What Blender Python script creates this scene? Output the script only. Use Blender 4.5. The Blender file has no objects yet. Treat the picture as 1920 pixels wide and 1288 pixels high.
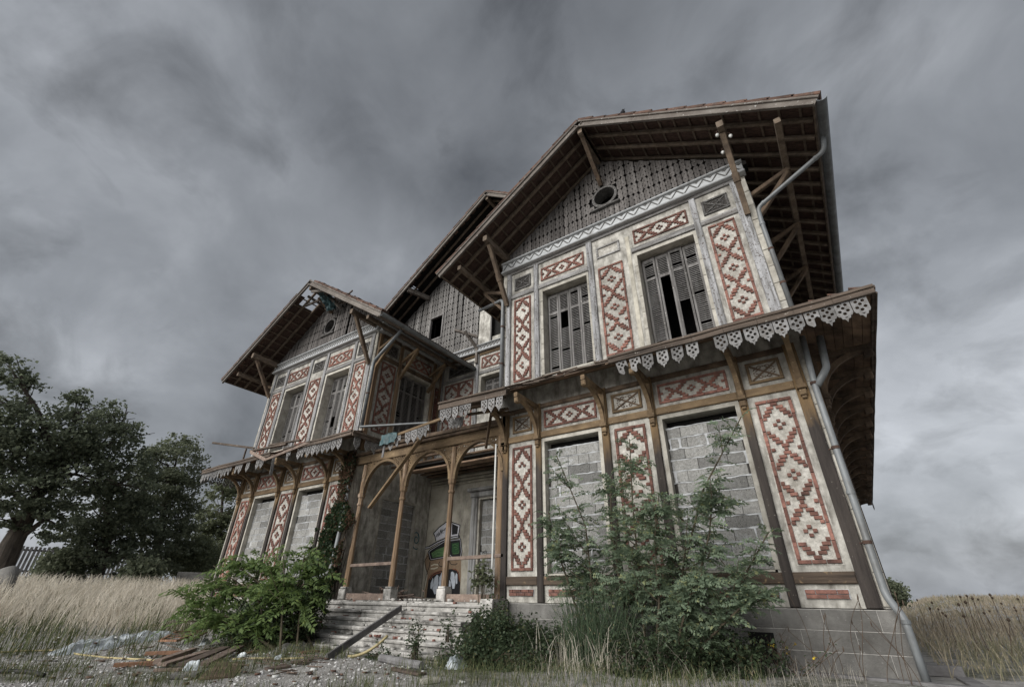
import bpy, bmesh, math, random
from mathutils import Vector, Matrix, noise
from mathutils.geometry import tessellate_polygon
import numpy as np
R = math.radians
random.seed(7)
scene = bpy.context.scene
COL = scene.collection

# ------------------------------------------------------------------ camera
YAW, PITCH, ROLL = R(34.935), R(29.651), R(0.9044)
CAMPOS = Vector((0.0, -8.3, 1.0))
def cam_axes():
    cy, sy, cp, sp = math.cos(YAW), math.sin(YAW), math.cos(PITCH), math.sin(PITCH)
    f = Vector((-sy*cp, cy*cp, sp)); r = Vector((cy, sy, 0)); u = r.cross(f)
    cr, sr = math.cos(ROLL), math.sin(ROLL)
    return r*cr+u*sr, u*cr-r*sr, f
_r, _u, _f = cam_axes()
cam = bpy.data.cameras.new('camera')
cam.sensor_width = 36.0
cam.lens = 845.57/1920*36.0
cam.clip_start = 0.05
cam.clip_end = 3000
camo = bpy.data.objects.new('camera', cam)
COL.objects.link(camo)
camo.matrix_world = Matrix(((_r.x, _u.x, -_f.x, CAMPOS.x), (_r.y, _u.y, -_f.y, CAMPOS.y),
                            (_r.z, _u.z, -_f.z, CAMPOS.z), (0, 0, 0, 1)))
scene.camera = camo

# ------------------------------------------------------------------ sky and sun
SUN_EL, SUN_AZ = R(28), R(193)          # azimuth measured clockwise from +Y
world = bpy.data.worlds.new('World')
scene.world = world
world.use_nodes = True
wn = world.node_tree.nodes; wl = world.node_tree.links
wn.clear()
def N(t, **k):
    n = wn.new(t)
    for a, b in k.items(): setattr(n, a, b)
    return n
sky = N('ShaderNodeTexSky'); sky.sky_type = 'NISHITA'; sky.sun_disc = False
sky.sun_elevation = SUN_EL; sky.sun_rotation = SUN_AZ; sky.air_density = 1.5; sky.dust_density = 3
tc = N('ShaderNodeTexCoord')
sep = N('ShaderNodeSeparateXYZ'); wl.new(tc.outputs['Generated'], sep.inputs[0])
def wm(op, a, b=None, c=None):
    n = N('ShaderNodeMath', operation=op)
    for i, v in enumerate((a, b, c)):
        if v is None: continue
        if isinstance(v, (int, float)): n.inputs[i].default_value = v
        else: wl.new(v, n.inputs[i])
    return n.outputs[0]
zz = wm('ADD', wm('MAXIMUM', sep.outputs[2], 0.0), 0.62)
cx = wm('DIVIDE', sep.outputs[0], zz); cy_ = wm('DIVIDE', sep.outputs[1], zz)
cmb = N('ShaderNodeCombineXYZ'); wl.new(cx, cmb.inputs[0]); wl.new(cy_, cmb.inputs[1]); cmb.inputs[2].default_value = 3.7
def wnoise(scale, detail, rough, dist=0.0, off=(0, 0, 0)):
    mp = N('ShaderNodeMapping'); wl.new(cmb.outputs[0], mp.inputs[0]); mp.inputs['Location'].default_value = off
    n = N('ShaderNodeTexNoise'); n.inputs['Scale'].default_value = scale; n.inputs['Detail'].default_value = detail
    n.inputs['Roughness'].default_value = rough; n.inputs['Distortion'].default_value = dist
    wl.new(mp.outputs[0], n.inputs['Vector']); return n.outputs['Fac']
n1 = wnoise(1.45, 4, 0.48, 0.3, (4.1, 7.7, 6.2))
n2 = wnoise(4.8, 7, 0.55, 0.3, (4.1, 7.7, 6.2))
fac = wm('ADD', wm('MULTIPLY', n1, 0.66), wm('MULTIPLY', n2, 0.34))
ramp = N('ShaderNodeValToRGB'); wl.new(fac, ramp.inputs[0])
cr = ramp.color_ramp
cr.elements[0].position = 0.30; cr.elements[0].color = (0.19, 0.205, 0.23, 1)
cr.elements[1].position = 0.68; cr.elements[1].color = (0.99, 1.035, 1.11, 1)
e = cr.elements.new(0.50); e.color = (0.512, 0.543, 0.592, 1)
cl = N('ShaderNodeMix', data_type='RGBA', blend_type='MULTIPLY'); cl.inputs[0].default_value = 1.0
n3 = wnoise(6.6, 6, 0.55, 0.5, (1.4, 6.1, 5.0)); n4 = wnoise(1.7, 2, 0.5, 0.0, (4.4, 1.1, 8.0))
pf = N('ShaderNodeMapRange'); pf.inputs[1].default_value = 0.51; pf.inputs[2].default_value = 0.70; wl.new(wm('ADD', wm('MULTIPLY', n3, 0.62), wm('MULTIPLY', n4, 0.40)), pf.inputs[0])
gain = wm('MULTIPLY', wm('SUBTRACT', 1.88, wm('MULTIPLY', wm('MAXIMUM', sep.outputs[2], 0.0), 0.55)), wm('SUBTRACT', 1.0, wm('MULTIPLY', pf.outputs[0], 0.50)))
gc = N('ShaderNodeCombineXYZ')
for i in range(3): wl.new(gain, gc.inputs[i])
wl.new(ramp.outputs[0], cl.inputs[6]); wl.new(gc.outputs[0], cl.inputs[7])
mx = N('ShaderNodeMix', data_type='RGBA'); mx.inputs[0].default_value = 0.985
wl.new(sky.outputs[0], mx.inputs[6]); wl.new(cl.outputs[2], mx.inputs[7])
bg = N('ShaderNodeBackground'); bg.inputs['Strength'].default_value = 0.115
wl.new(mx.outputs[2], bg.inputs[0])
wo = N('ShaderNodeOutputWorld'); wl.new(bg.outputs[0], wo.inputs[0])

sun = bpy.data.lights.new('sun', 'SUN'); sun.energy = 1.5; sun.angle = R(52); sun.color = (1.0, 0.985, 0.955)
suno = bpy.data.objects.new('sun', sun); COL.objects.link(suno)
_d = Vector((math.sin(SUN_AZ)*math.cos(SUN_EL), math.cos(SUN_AZ)*math.cos(SUN_EL), math.sin(SUN_EL)))
suno.rotation_euler = _d.to_track_quat('Z', 'Y').to_euler()
suno.location = (0, -20, 30)

vs = scene.view_settings
vs.view_transform = 'Standard'; vs.look = 'None'; vs.gamma = 1; vs.use_curve_mapping = False
vs.exposure = 1.58
scene.cycles.max_bounces = 6
scene.cycles.diffuse_bounces = 4
scene.cycles.transparent_max_bounces = 8
scene.cycles.use_denoising = True
# ------------------------------------------------------------------ materials
def mat(name, c1, c2, scale=6.0, detail=6, rough=0.9, bump=0.3, bscale=None, stretch=(1, 1, 1),
        dirt=None, dirt_scale=1.5, dirt_lo=0.45, dirt_hi=0.7, dirt_stretch=(1, 1, 1), rnd=0.12, metal=0.0,
        speck=None, speck_scale=60, speck_at=0.66, contrast=(0.32, 0.68), translucent=0.0, spec=0.3, zmix=None, bdist=0.02):
    """Procedural material in world space: two-colour noise, weathering patches, specks, relief."""
    m = bpy.data.materials.new(name); m.use_nodes = True
    nt = m.node_tree; nd = nt.nodes; L = nt.links; nd.clear()
    def n(t, **k):
        x = nd.new(t)
        for a, b in k.items(): setattr(x, a, b)
        return x
    geo = n('ShaderNodeNewGeometry')
    def noi(sc, st, det=6, ro=0.6, off=(0, 0, 0)):
        mp = n('ShaderNodeMapping'); mp.inputs['Scale'].default_value = st; mp.inputs['Location'].default_value = off
        L.new(geo.outputs['Position'], mp.inputs[0])
        t = n('ShaderNodeTexNoise'); t.inputs['Scale'].default_value = sc; t.inputs['Detail'].default_value = det
        t.inputs['Roughness'].default_value = ro; L.new(mp.outputs[0], t.inputs['Vector'])
        return t.outputs['Fac']
    def rampf(src, lo, hi):
        r = n('ShaderNodeMapRange'); r.inputs[1].default_value = lo; r.inputs[2].default_value = hi
        L.new(src, r.inputs[0]); return r.outputs[0]
    def mix(f, a, b, bt='MIX'):
        x = n('ShaderNodeMix', data_type='RGBA', blend_type=bt)
        if isinstance(f, float): x.inputs[0].default_value = f
        else: L.new(f, x.inputs[0])
        for i, v in ((6, a), (7, b)):
            if isinstance(v, tuple): x.inputs[i].default_value = (*v, 1)
            else: L.new(v, x.inputs[i])
        return x.outputs[2]
    base = noi(scale, stretch, detail, 0.65)
    col = mix(rampf(base, *contrast), c1, c2)
    if zmix:                                   # (colour, z_lo, z_hi, noise amount): a finish that survives above a height
        sp = n('ShaderNodeSeparateXYZ'); L.new(geo.outputs['Position'], sp.inputs[0])
        nn = noi(3.0, (2, 2, 0.5), 5, 0.7, (9, 1, 4))
        ad = n('ShaderNodeMath', operation='MULTIPLY_ADD'); L.new(nn, ad.inputs[0]); ad.inputs[1].default_value = zmix[3]; L.new(sp.outputs[2], ad.inputs[2])
        f = rampf(ad.outputs[0], zmix[1]+zmix[3]*0.5, zmix[2]+zmix[3]*0.5)
        col = mix(f, col, mix(rampf(base, *contrast), tuple(0.62*v for v in zmix[0]), zmix[0]))
    if dirt:
        f = rampf(noi(dirt_scale, dirt_stretch, 7, 0.68, (3, 7, 1)), dirt_lo, dirt_hi)
        col = mix(f, col, dirt)
    if speck:
        f = rampf(noi(speck_scale, (1, 1, 1), 2, 0.5, (1, 5, 2)), speck_at, speck_at+0.08)
        col = mix(f, col, speck)
    if rnd:
        oi = n('ShaderNodeObjectInfo')
        r = n('ShaderNodeMapRange'); r.inputs[3].default_value = 1-rnd*1.6; r.inputs[4].default_value = 1+rnd
        L.new(oi.outputs['Random'], r.inputs[0])
        hs = n('ShaderNodeHueSaturation'); L.new(col, hs.inputs['Color']); L.new(r.outputs[0], hs.inputs['Value'])
        col = hs.outputs[0]
    p = n('ShaderNodeBsdfPrincipled'); L.new(col, p.inputs['Base Color'])
    p.inputs['Roughness'].default_value = rough; p.inputs['Metallic'].default_value = metal
    p.inputs['Specular IOR Level'].default_value = spec
    if bump:
        b = n('ShaderNodeBump'); b.inputs['Strength'].default_value = bump; b.inputs['Distance'].default_value = bdist
        L.new(noi(bscale or scale*3, stretch, 8, 0.7), b.inputs['Height']); L.new(b.outputs[0], p.inputs['Normal'])
    out = n('ShaderNodeOutputMaterial')
    if translucent:
        tr = n('ShaderNodeBsdfTranslucent'); L.new(col, tr.inputs[0])
        ms = n('ShaderNodeMixShader'); ms.inputs[0].default_value = translucent
        L.new(p.outputs[0], ms.inputs[1]); L.new(tr.outputs[0], ms.inputs[2]); L.new(ms.outputs[0], out.inputs[0])
    else: L.new(p.outputs[0], out.inputs[0])
    return m

V_ST, H_ST, Y_ST = (1, 1, 0.08), (0.08, 1, 1), (1, 0.08, 1)
M = {}
M['cream'] = mat('cream_render', (0.58, 0.56, 0.51), (0.26, 0.248, 0.222), 5, bump=0.7, bscale=45, dirt=(0.115, 0.105, 0.09), dirt_scale=3.6, dirt_stretch=(1.6, 1.6, 0.5), dirt_lo=0.43, dirt_hi=0.72, speck=(0.10, 0.085, 0.07), speck_scale=38, speck_at=0.69)
M['field'] = mat('panel_render', (0.60, 0.575, 0.525), (0.28, 0.267, 0.24), 14, bump=0.9, bscale=60, dirt=(0.19, 0.17, 0.14), dirt_scale=3.5, dirt_lo=0.46, dirt_hi=0.78, speck=(0.16, 0.14, 0.11), speck_scale=45, speck_at=0.66)
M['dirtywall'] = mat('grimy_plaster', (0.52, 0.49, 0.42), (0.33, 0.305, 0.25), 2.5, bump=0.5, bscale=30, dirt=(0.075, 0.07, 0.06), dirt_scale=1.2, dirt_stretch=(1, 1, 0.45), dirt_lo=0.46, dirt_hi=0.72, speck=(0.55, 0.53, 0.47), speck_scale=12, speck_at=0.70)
M['stone'] = mat('jamb_stone', (0.50, 0.475, 0.42), (0.29, 0.272, 0.235), 5, bump=0.5, bscale=40, dirt=(0.16, 0.14, 0.11), dirt_scale=2.0, dirt_lo=0.5, dirt_hi=0.8)
M['brick'] = mat('red_brick', (0.31, 0.152, 0.118), (0.135, 0.068, 0.056), 11, bump=0.7, bscale=70, dirt=(0.085, 0.052, 0.042), dirt_scale=3.2, dirt_lo=0.47, dirt_hi=0.74, rnd=0.25, speck=(0.42, 0.24, 0.16), speck_scale=50, speck_at=0.70)
M['greywood'] = mat('peeled_grey_paint', (0.40, 0.40, 0.41), (0.13, 0.126, 0.122), 16, stretch=V_ST, bump=0.8, bscale=50, speck=(0.07, 0.055, 0.045), speck_scale=30, speck_at=0.60, contrast=(0.36, 0.62))
M['greywoodh'] = mat('peeled_grey_paint_rail', (0.34, 0.335, 0.33), (0.115, 0.107, 0.10), 16, stretch=H_ST, bump=0.8, bscale=50, speck=(0.07, 0.055, 0.045), speck_scale=28, speck_at=0.60, contrast=(0.36, 0.62))
M['darkwood'] = mat('weathered_post', (0.062, 0.052, 0.046), (0.020, 0.017, 0.016), 9, stretch=V_ST, bump=1.0, bscale=26, zmix=((0.235, 0.155, 0.080), 3.35, 3.85, 0.9), speck=(0.20, 0.18, 0.16), speck_scale=20, speck_at=0.69, bdist=0.03)
M['darkwoodh'] = mat('weathered_sill', (0.12, 0.088, 0.064), (0.035, 0.027, 0.022), 9, stretch=H_ST, bump=1.0, bscale=26, speck=(0.24, 0.17, 0.10), speck_scale=10, speck_at=0.64)
M['ochre'] = mat('ochre_wood', (0.255, 0.180, 0.105), (0.110, 0.076, 0.047), 8, stretch=(0.15, 0.6, 0.6), bump=0.8, bscale=40, dirt=(0.075, 0.05, 0.03), dirt_scale=2.0, dirt_lo=0.48, dirt_hi=0.76, speck=(0.48, 0.38, 0.24), speck_scale=45, speck_at=0.67)
M['brown'] = mat('brown_timber', (0.195, 0.140, 0.096), (0.082, 0.058, 0.042), 8, stretch=(0.7, 0.7, 0.15), bump=0.8, bscale=40, dirt=(0.028, 0.02, 0.015), dirt_scale=2.0, dirt_lo=0.45, dirt_hi=0.75)
M['ochre_v'] = mat('ochre_column', (0.255, 0.175, 0.105), (0.12, 0.080, 0.054), 9, stretch=V_ST, bump=0.8, bscale=40, dirt=(0.34, 0.27, 0.22), dirt_scale=5, dirt_stretch=(1, 1, 0.25), dirt_lo=0.55, dirt_hi=0.72)
M['rafter'] = mat('rafter_timber', (0.195, 0.152, 0.115), (0.080, 0.061, 0.046), 7, bump=0.7, bscale=40, speck=(0.16, 0.115, 0.08), speck_scale=14, speck_at=0.66)
M['soffit'] = mat('soffit_board', (0.30, 0.205, 0.140), (0.12, 0.083, 0.060), 5, stretch=(0.3, 0.3, 1), bump=0.6, bscale=30, dirt=(0.035, 0.027, 0.021), dirt_scale=2.2, dirt_lo=0.48, dirt_hi=0.72, rnd=0.3)
M['plank'] = mat('gable_plank', (0.185, 0.172, 0.164), (0.066, 0.059, 0.055), 13, stretch=V_ST, bump=1.0, bscale=45, speck=(0.25, 0.235, 0.22), speck_scale=25, speck_at=0.66, rnd=0.2)
M['shingle'] = mat('weathered_shingle', (0.27, 0.26, 0.25), (0.10, 0.093, 0.087), 13, stretch=V_ST, bump=1.0, bscale=45, speck=(0.34, 0.33, 0.31), speck_scale=25, speck_at=0.64, rnd=0.25)
M['black'] = mat('shade_black', (0.012, 0.011, 0.010), (0.006, 0.006, 0.006), 3, bump=0)  # near-black colour that stands in for unlit depth
M['frieze'] = mat('pale_frieze_paint', (0.52, 0.535, 0.545), (0.33, 0.337, 0.34), 10, stretch=H_ST, bump=0.4, bscale=40, dirt=(0.17, 0.16, 0.145), dirt_scale=4, dirt_lo=0.54, dirt_hi=0.78)
M['friezeline'] = mat('frieze_groove_paint', (0.13, 0.125, 0.12), (0.07, 0.067, 0.063), 10, bump=0.3)
M['barge'] = mat('barge_board', (0.20, 0.18, 0.16), (0.085, 0.07, 0.06), 10, stretch=(0.15, 1, 0.15), bump=0.8, bscale=40, speck=(0.36, 0.35, 0.33), speck_scale=16, speck_at=0.64)
M['tile'] = mat('roof_tile', (0.15, 0.086, 0.062), (0.075, 0.046, 0.036), 12, bump=0.6, bscale=50, dirt=(0.05, 0.042, 0.036), dirt_scale=4, dirt_lo=0.45, dirt_hi=0.75, rnd=0.25, speck=(0.20, 0.19, 0.17), speck_scale=30, speck_at=0.67)
M['tileunder'] = mat('roof_tile_underside', (0.115, 0.072, 0.057), (0.045, 0.030, 0.025), 9, stretch=(1, 3, 1), bump=0.5, bscale=40)
M['zinc'] = mat('zinc_gutter', (0.20, 0.215, 0.225), (0.11, 0.118, 0.125), 4, rough=0.55, bump=0.15, dirt=(0.07, 0.07, 0.068), dirt_scale=3, dirt_lo=0.5, dirt_hi=0.8, metal=0.3, spec=0.5)
M['pvc'] = mat('grey_pvc_pipe', (0.195, 0.208, 0.215), (0.13, 0.138, 0.143), 3, rough=0.5, bump=0.08, dirt=(0.085, 0.08, 0.072), dirt_scale=5, dirt_stretch=(1, 1, 0.3), dirt_lo=0.48, dirt_hi=0.74, spec=0.5)
M['lace'] = mat('weathered_lace_paint', (0.265, 0.262, 0.262), (0.125, 0.12, 0.116), 14, bump=0.5, bscale=50, dirt=(0.10, 0.085, 0.07), dirt_scale=6, dirt_lo=0.52, dirt_hi=0.75, rnd=0.2)
M['fascia'] = mat('rotten_fascia', (0.155, 0.12, 0.095), (0.045, 0.036, 0.030), 11, stretch=(0.08, 0.5, 1), bump=1.0, bscale=40, speck=(0.27, 0.245, 0.215), speck_scale=18, speck_at=0.66)
M['shutter'] = mat('grey_shutter', (0.225, 0.217, 0.212), (0.09, 0.084, 0.079), 12, stretch=(1, 1, 0.12), bump=0.6, bscale=40, speck=(0.38, 0.36, 0.34), speck_scale=20, speck_at=0.66, rnd=0.15)
M['block'] = mat('concrete_block', (0.33, 0.325, 0.31), (0.20, 0.196, 0.186), 22, bump=1.0, bscale=90, dirt=(0.46, 0.47, 0.48), dirt_scale=3.2, dirt_lo=0.56, dirt_hi=0.74, speck=(0.07, 0.068, 0.062), speck_scale=70, speck_at=0.60, rnd=0.26)
M['mortar'] = mat('pale_mortar', (0.50, 0.51, 0.52), (0.27, 0.275, 0.28), 7, bump=0.7, bscale=40, dirt=(0.20, 0.20, 0.195), dirt_scale=3.5, dirt_lo=0.5, dirt_hi=0.75)
M['cement'] = mat('grey_cement', (0.215, 0.208, 0.195), (0.13, 0.125, 0.117), 5, bump=0.8, bscale=80, dirt=(0.085, 0.08, 0.072), dirt_scale=1.6, dirt_lo=0.5, dirt_hi=0.8, speck=(0.34, 0.335, 0.32), speck_scale=40, speck_at=0.70, rnd=0.08)
M['jointw'] = mat('white_joint', (0.50, 0.48, 0.45), (0.26, 0.25, 0.235), 9, bump=0.3)
M['step'] = mat('step_stone', (0.58, 0.56, 0.53), (0.27, 0.26, 0.24), 4, bump=0.8, bscale=40, dirt=(0.10, 0.095, 0.087), dirt_scale=3.4, dirt_stretch=(1, 1, 1.6), dirt_lo=0.46, dirt_hi=0.66, speck=(0.62, 0.60, 0.56), speck_scale=14, speck_at=0.66, rnd=0.1)
M['carved'] = mat('carved_dark_wood', (0.15, 0.145, 0.14), (0.055, 0.05, 0.046), 18, bump=0.8, bscale=50, speck=(0.30, 0.295, 0.29), speck_scale=35, speck_at=0.62)
M['carvedback'] = mat('carved_backing', (0.055, 0.05, 0.045), (0.025, 0.022, 0.02), 18, bump=0.5)
M['oldwood'] = mat('old_board', (0.25, 0.19, 0.155), (0.11, 0.082, 0.068), 7, stretch=(1, 1, 1), bump=0.8, bscale=40, speck=(0.32, 0.29, 0.26), speck_scale=20, speck_at=0.66, rnd=0.3)
M['strutwood'] = mat('strut_timber', (0.195, 0.145, 0.102), (0.085, 0.062, 0.045), 8, stretch=(0.7, 0.7, 0.15), bump=0.8, bscale=40, dirt=(0.05, 0.036, 0.026), dirt_scale=2.0, dirt_lo=0.48, dirt_hi=0.75)
M['redwood'] = mat('orange_lath', (0.26, 0.145, 0.088), (0.13, 0.072, 0.048), 8, bump=0.6, rnd=0.25)
M['greyboard'] = mat('silver_board', (0.22, 0.215, 0.215), (0.095, 0.09, 0.09), 9, stretch=(0.5, 0.5, 0.5), bump=0.9, bscale=40)
M['plastic'] = mat('crumpled_plastic', (0.66, 0.70, 0.72), (0.38, 0.42, 0.45), 5, rough=0.35, bump=0.5, bscale=12, spec=0.6)
M['tarp'] = mat('teal_tarp', (0.055, 0.11, 0.12), (0.025, 0.05, 0.056), 5, rough=0.5, bump=0.5, bscale=14)
M['yellow'] = mat('yellow_conduit', (0.50, 0.42, 0.22), (0.32, 0.265, 0.14), 5, rough=0.5, bump=0.2)
M['blackrub'] = mat('black_rubber', (0.035, 0.033, 0.032), (0.018, 0.017, 0.017), 5, rough=0.6, bump=0.2)
M['porcelain'] = mat('white_porcelain', (0.62, 0.62, 0.60), (0.45, 0.45, 0.43), 6, rough=0.3, bump=0, spec=0.5)
M['feather'] = mat('dark_feather', (0.022, 0.022, 0.026), (0.012, 0.012, 0.014), 20, bump=0.2)
M['palewood'] = mat('pale_door_casing', (0.46, 0.46, 0.46), (0.24, 0.237, 0.23), 14, stretch=V_ST, bump=0.7, bscale=45, dirt=(0.12, 0.115, 0.105), dirt_scale=3, dirt_stretch=(1, 1, 0.3), dirt_lo=0.5, dirt_hi=0.72)
M['rust'] = mat('rusty_metal', (0.10, 0.06, 0.045), (0.04, 0.026, 0.022), 12, bump=0.5)

# ------------------------------------------------------------------ mesh building
class MB:
    def __init__(s): s.v = []; s.f = []
    def add(s, vs, fs):
        o = len(s.v); s.v.extend(tuple(v) for v in vs); s.f.extend(tuple(i+o for i in f) for f in fs)
    def build(s, name, m, parent=None, kind=None, smooth=False):
        me = bpy.data.meshes.new(name); me.from_pydata(s.v, [], s.f); me.update()
        me.materials.append(M[m] if isinstance(m, str) else m)
        if smooth: me.polygons.foreach_set('use_smooth', [True]*len(me.polygons))
        return link(name, me, parent, kind)
def link(name, me, parent=None, kind=None):
    o = bpy.data.objects.new(name, me); COL.objects.link(o)
    if parent is not None: o.parent = parent
    if kind: o['kind'] = kind
    return o
def empty(name, label, cat, group=None, loc=(0, 0, 0)):
    o = bpy.data.objects.new(name, None); COL.objects.link(o); o.location = loc; o.empty_display_size = 0.2
    tag(o, label, cat, group); return o
def tag(o, label, cat, group=None):
    o['label'] = label; o['category'] = cat
    if group: o['group'] = group
    return o
BOXF = [(0, 3, 2, 1), (4, 5, 6, 7), (0, 1, 5, 4), (1, 2, 6, 5), (2, 3, 7, 6), (3, 0, 4, 7)]
class Fr:
    """Wall frame: u along the wall, w out of it, v up."""
    def __init__(s, o, U): s.o = Vector(o); s.U = Vector(U); s.Z = Vector((0, 0, 1)); s.N = s.U.cross(s.Z)
    def __call__(s, u, w, v): return s.o+s.U*u+s.N*w+s.Z*v
    def box(s, mb, u0, u1, w0, w1, v0, v1):
        P = [s(u0, w0, v0), s(u1, w0, v0), s(u1, w1, v0), s(u0, w1, v0), s(u0, w0, v1), s(u1, w0, v1), s(u1, w1, v1), s(u0, w1, v1)]
        # u right, w towards the viewer: orientation flips relative to x,y,z
        mb.add(P, [tuple(reversed(f)) for f in BOXF])
    def cbox(s, mb, u0, u1, w0, w1, v0, v1, c=0.01):
        """box whose outer face (w1) has chamfered edges"""
        A = [s(u0, w0, v0), s(u1, w0, v0), s(u1, w0, v1), s(u0, w0, v1)]
        B = [s(u0, w1-c, v0), s(u1, w1-c, v0), s(u1, w1-c, v1), s(u0, w1-c, v1)]
        C = [s(u0+c, w1, v0+c), s(u1-c, w1, v0+c), s(u1-c, w1, v1-c), s(u0+c, w1, v1-c)]
        q = []
        for a in (0, 4):
            for i in range(4):
                j = (i+1) % 4; q.append((a+i, a+j, a+4+j, a+4+i))
        mb.add(A+B+C, q+[(8, 9, 10, 11), (3, 2, 1, 0)])
    def plate(s, mb, polys, w0, w1):
        """flat plate with holes: polys = [outline, hole, ...] in (u, v)"""
        tri = tessellate_polygon([[Vector((p[0], p[1], 0)) for p in pl] for pl in polys])
        flat = [p for pl in polys for p in pl]; n = len(flat)
        vs = [s(p[0], w1, p[1]) for p in flat]+[s(p[0], w0, p[1]) for p in flat]
        fs = []
        for t in tri:
            a, b, c = (flat[i] for i in t)
            ar = (b[0]-a[0])*(c[1]-a[1])-(b[1]-a[1])*(c[0]-a[0])
            t = tuple(t) if ar > 0 else tuple(reversed(t))
            fs.append(t); fs.append(tuple(i+n for i in reversed(t)))
        k = 0
        for h, pl in enumerate(polys):
            m_ = len(pl)
            ar = sum(pl[i][0]*pl[(i+1) % m_][1]-pl[(i+1) % m_][0]*pl[i][1] for i in range(m_))
            ccw = (ar > 0) == (h == 0)
            for i in range(m_):
                a, b = k+i, k+(i+1) % m_
                fs.append((a, a+n, b+n, b) if ccw else (b, b+n, a+n, a))
            k += m_
        mb.add(vs, fs)
def beam(mb, p, q, w, h, up=(0, 0, 1), c=0.012):
    """chamfered rectangular timber from p to q; w across, h along up"""
    p, q = Vector(p), Vector(q); d = (q-p).normalized(); up = Vector(up)
    x = d.cross(up)
    if x.length < 1e-4: x = d.cross(Vector((0, 1, 0)))
    x.normalize(); y = x.cross(d).normalized()
    a, b = w/2, h/2; c = min(c, a*0.4, b*0.4)
    pr = [(-a, -b+c), (-a+c, -b), (a-c, -b), (a, -b+c), (a, b-c), (a-c, b), (-a+c, b), (-a, b-c)]
    vs = [p+x*i+y*j for i, j in pr]+[q+x*i+y*j for i, j in pr]
    fs = [(i, (i+1) % 8, (i+1) % 8+8, i+8) for i in range(8)]+[tuple(range(7, -1, -1)), tuple(range(8, 16))]
    mb.add(vs, fs)
def tube(mb, pts, r, n=10, cap=True):
    pts = [Vector(p) for p in pts]; rings = []
    rr = r if isinstance(r, (list, tuple)) else [r]*len(pts)
    prev = None
    for i, p in enumerate(pts):
        d = (pts[min(i+1, len(pts)-1)]-pts[max(i-1, 0)]).normalized()
        ref = prev if prev is not None else (Vector((0, 0, 1)) if abs(d.z) < 0.9 else Vector((1, 0, 0)))
        x = (ref-d*ref.dot(d))
        if x.length < 1e-5: x = d.orthogonal()
        x.normalize(); prev = x; y = d.cross(x)
        rings.append([p+(x*math.cos(t)+y*math.sin(t))*rr[i] for t in (2*math.pi*k/n for k in range(n))])
    vs = [v for ring in rings for v in ring]
    fs = [(i*n+k, i*n+(k+1) % n, (i+1)*n+(k+1) % n, (i+1)*n+k) for i in range(len(pts)-1) for k in range(n)]
    if cap: fs += [tuple(range(n-1, -1, -1)), tuple((len(pts)-1)*n+k for k in range(n))]
    mb.add(vs, fs)
def strip(mb, pts, side, w, h):
    """rectangular section swept along pts; side = constant axis across (width w); h normal to the path"""
    pts = [Vector(p) for p in pts]; side = Vector(side).normalized(); n = len(pts); vs = []
    for i, p in enumerate(pts):
        d = (pts[min(i+1, n-1)]-pts[max(i-1, 0)]).normalized(); y = d.cross(side).normalized()
        for a, b in ((-1, -1), (1, -1), (1, 1), (-1, 1)): vs.append(p+side*(a*w/2)+y*(b*h/2))
    fs = [(i*4+k, i*4+(k+1) % 4, i*4+4+(k+1) % 4, i*4+4+k) for i in range(n-1) for k in range(4)]
    mb.add(vs, fs+[(3, 2, 1, 0), tuple((n-1)*4+k for k in range(4))])
def rnd(a, b): return random.uniform(a, b)
def sstep(a, b, x):
    t = max(0.0, min(1.0, (x-a)/(b-a))); return t*t*(3-2*t)
def ground_z(x, y):
    r = math.hypot(x, y+8.3)
    z = 0.15*sstep(-4.6, -2.3, y)*sstep(-16, -12, x)+0.08*sstep(-6.0, -2.5, x)*sstep(-4.0, -0.6, y)
    if x < 0: z += 0.85*sstep(12, 28, r)*sstep(-9, -15, x)
    z += 1.45*sstep(14, 65, r)*sstep(0, 6, x)
    z += 0.05*noise.noise(Vector((x*0.35, y*0.35, 2.0)))+0.025*noise.noise(Vector((x*1.3, y*1.3, 7.0)))
    return z
# ------------------------------------------------------------------ the villa
villa = empty('villa', 'large derelict timber-framed villa with red brick patterned panels and deep eaves', 'house')
POST = [(-5.97, -5.83), (-5.10, -4.96), (-3.52, -3.37), (-2.53, -2.39), (-0.93, -0.80), (-0.05, 0.13)]
BRICKS_LEFT = [300]

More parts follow.
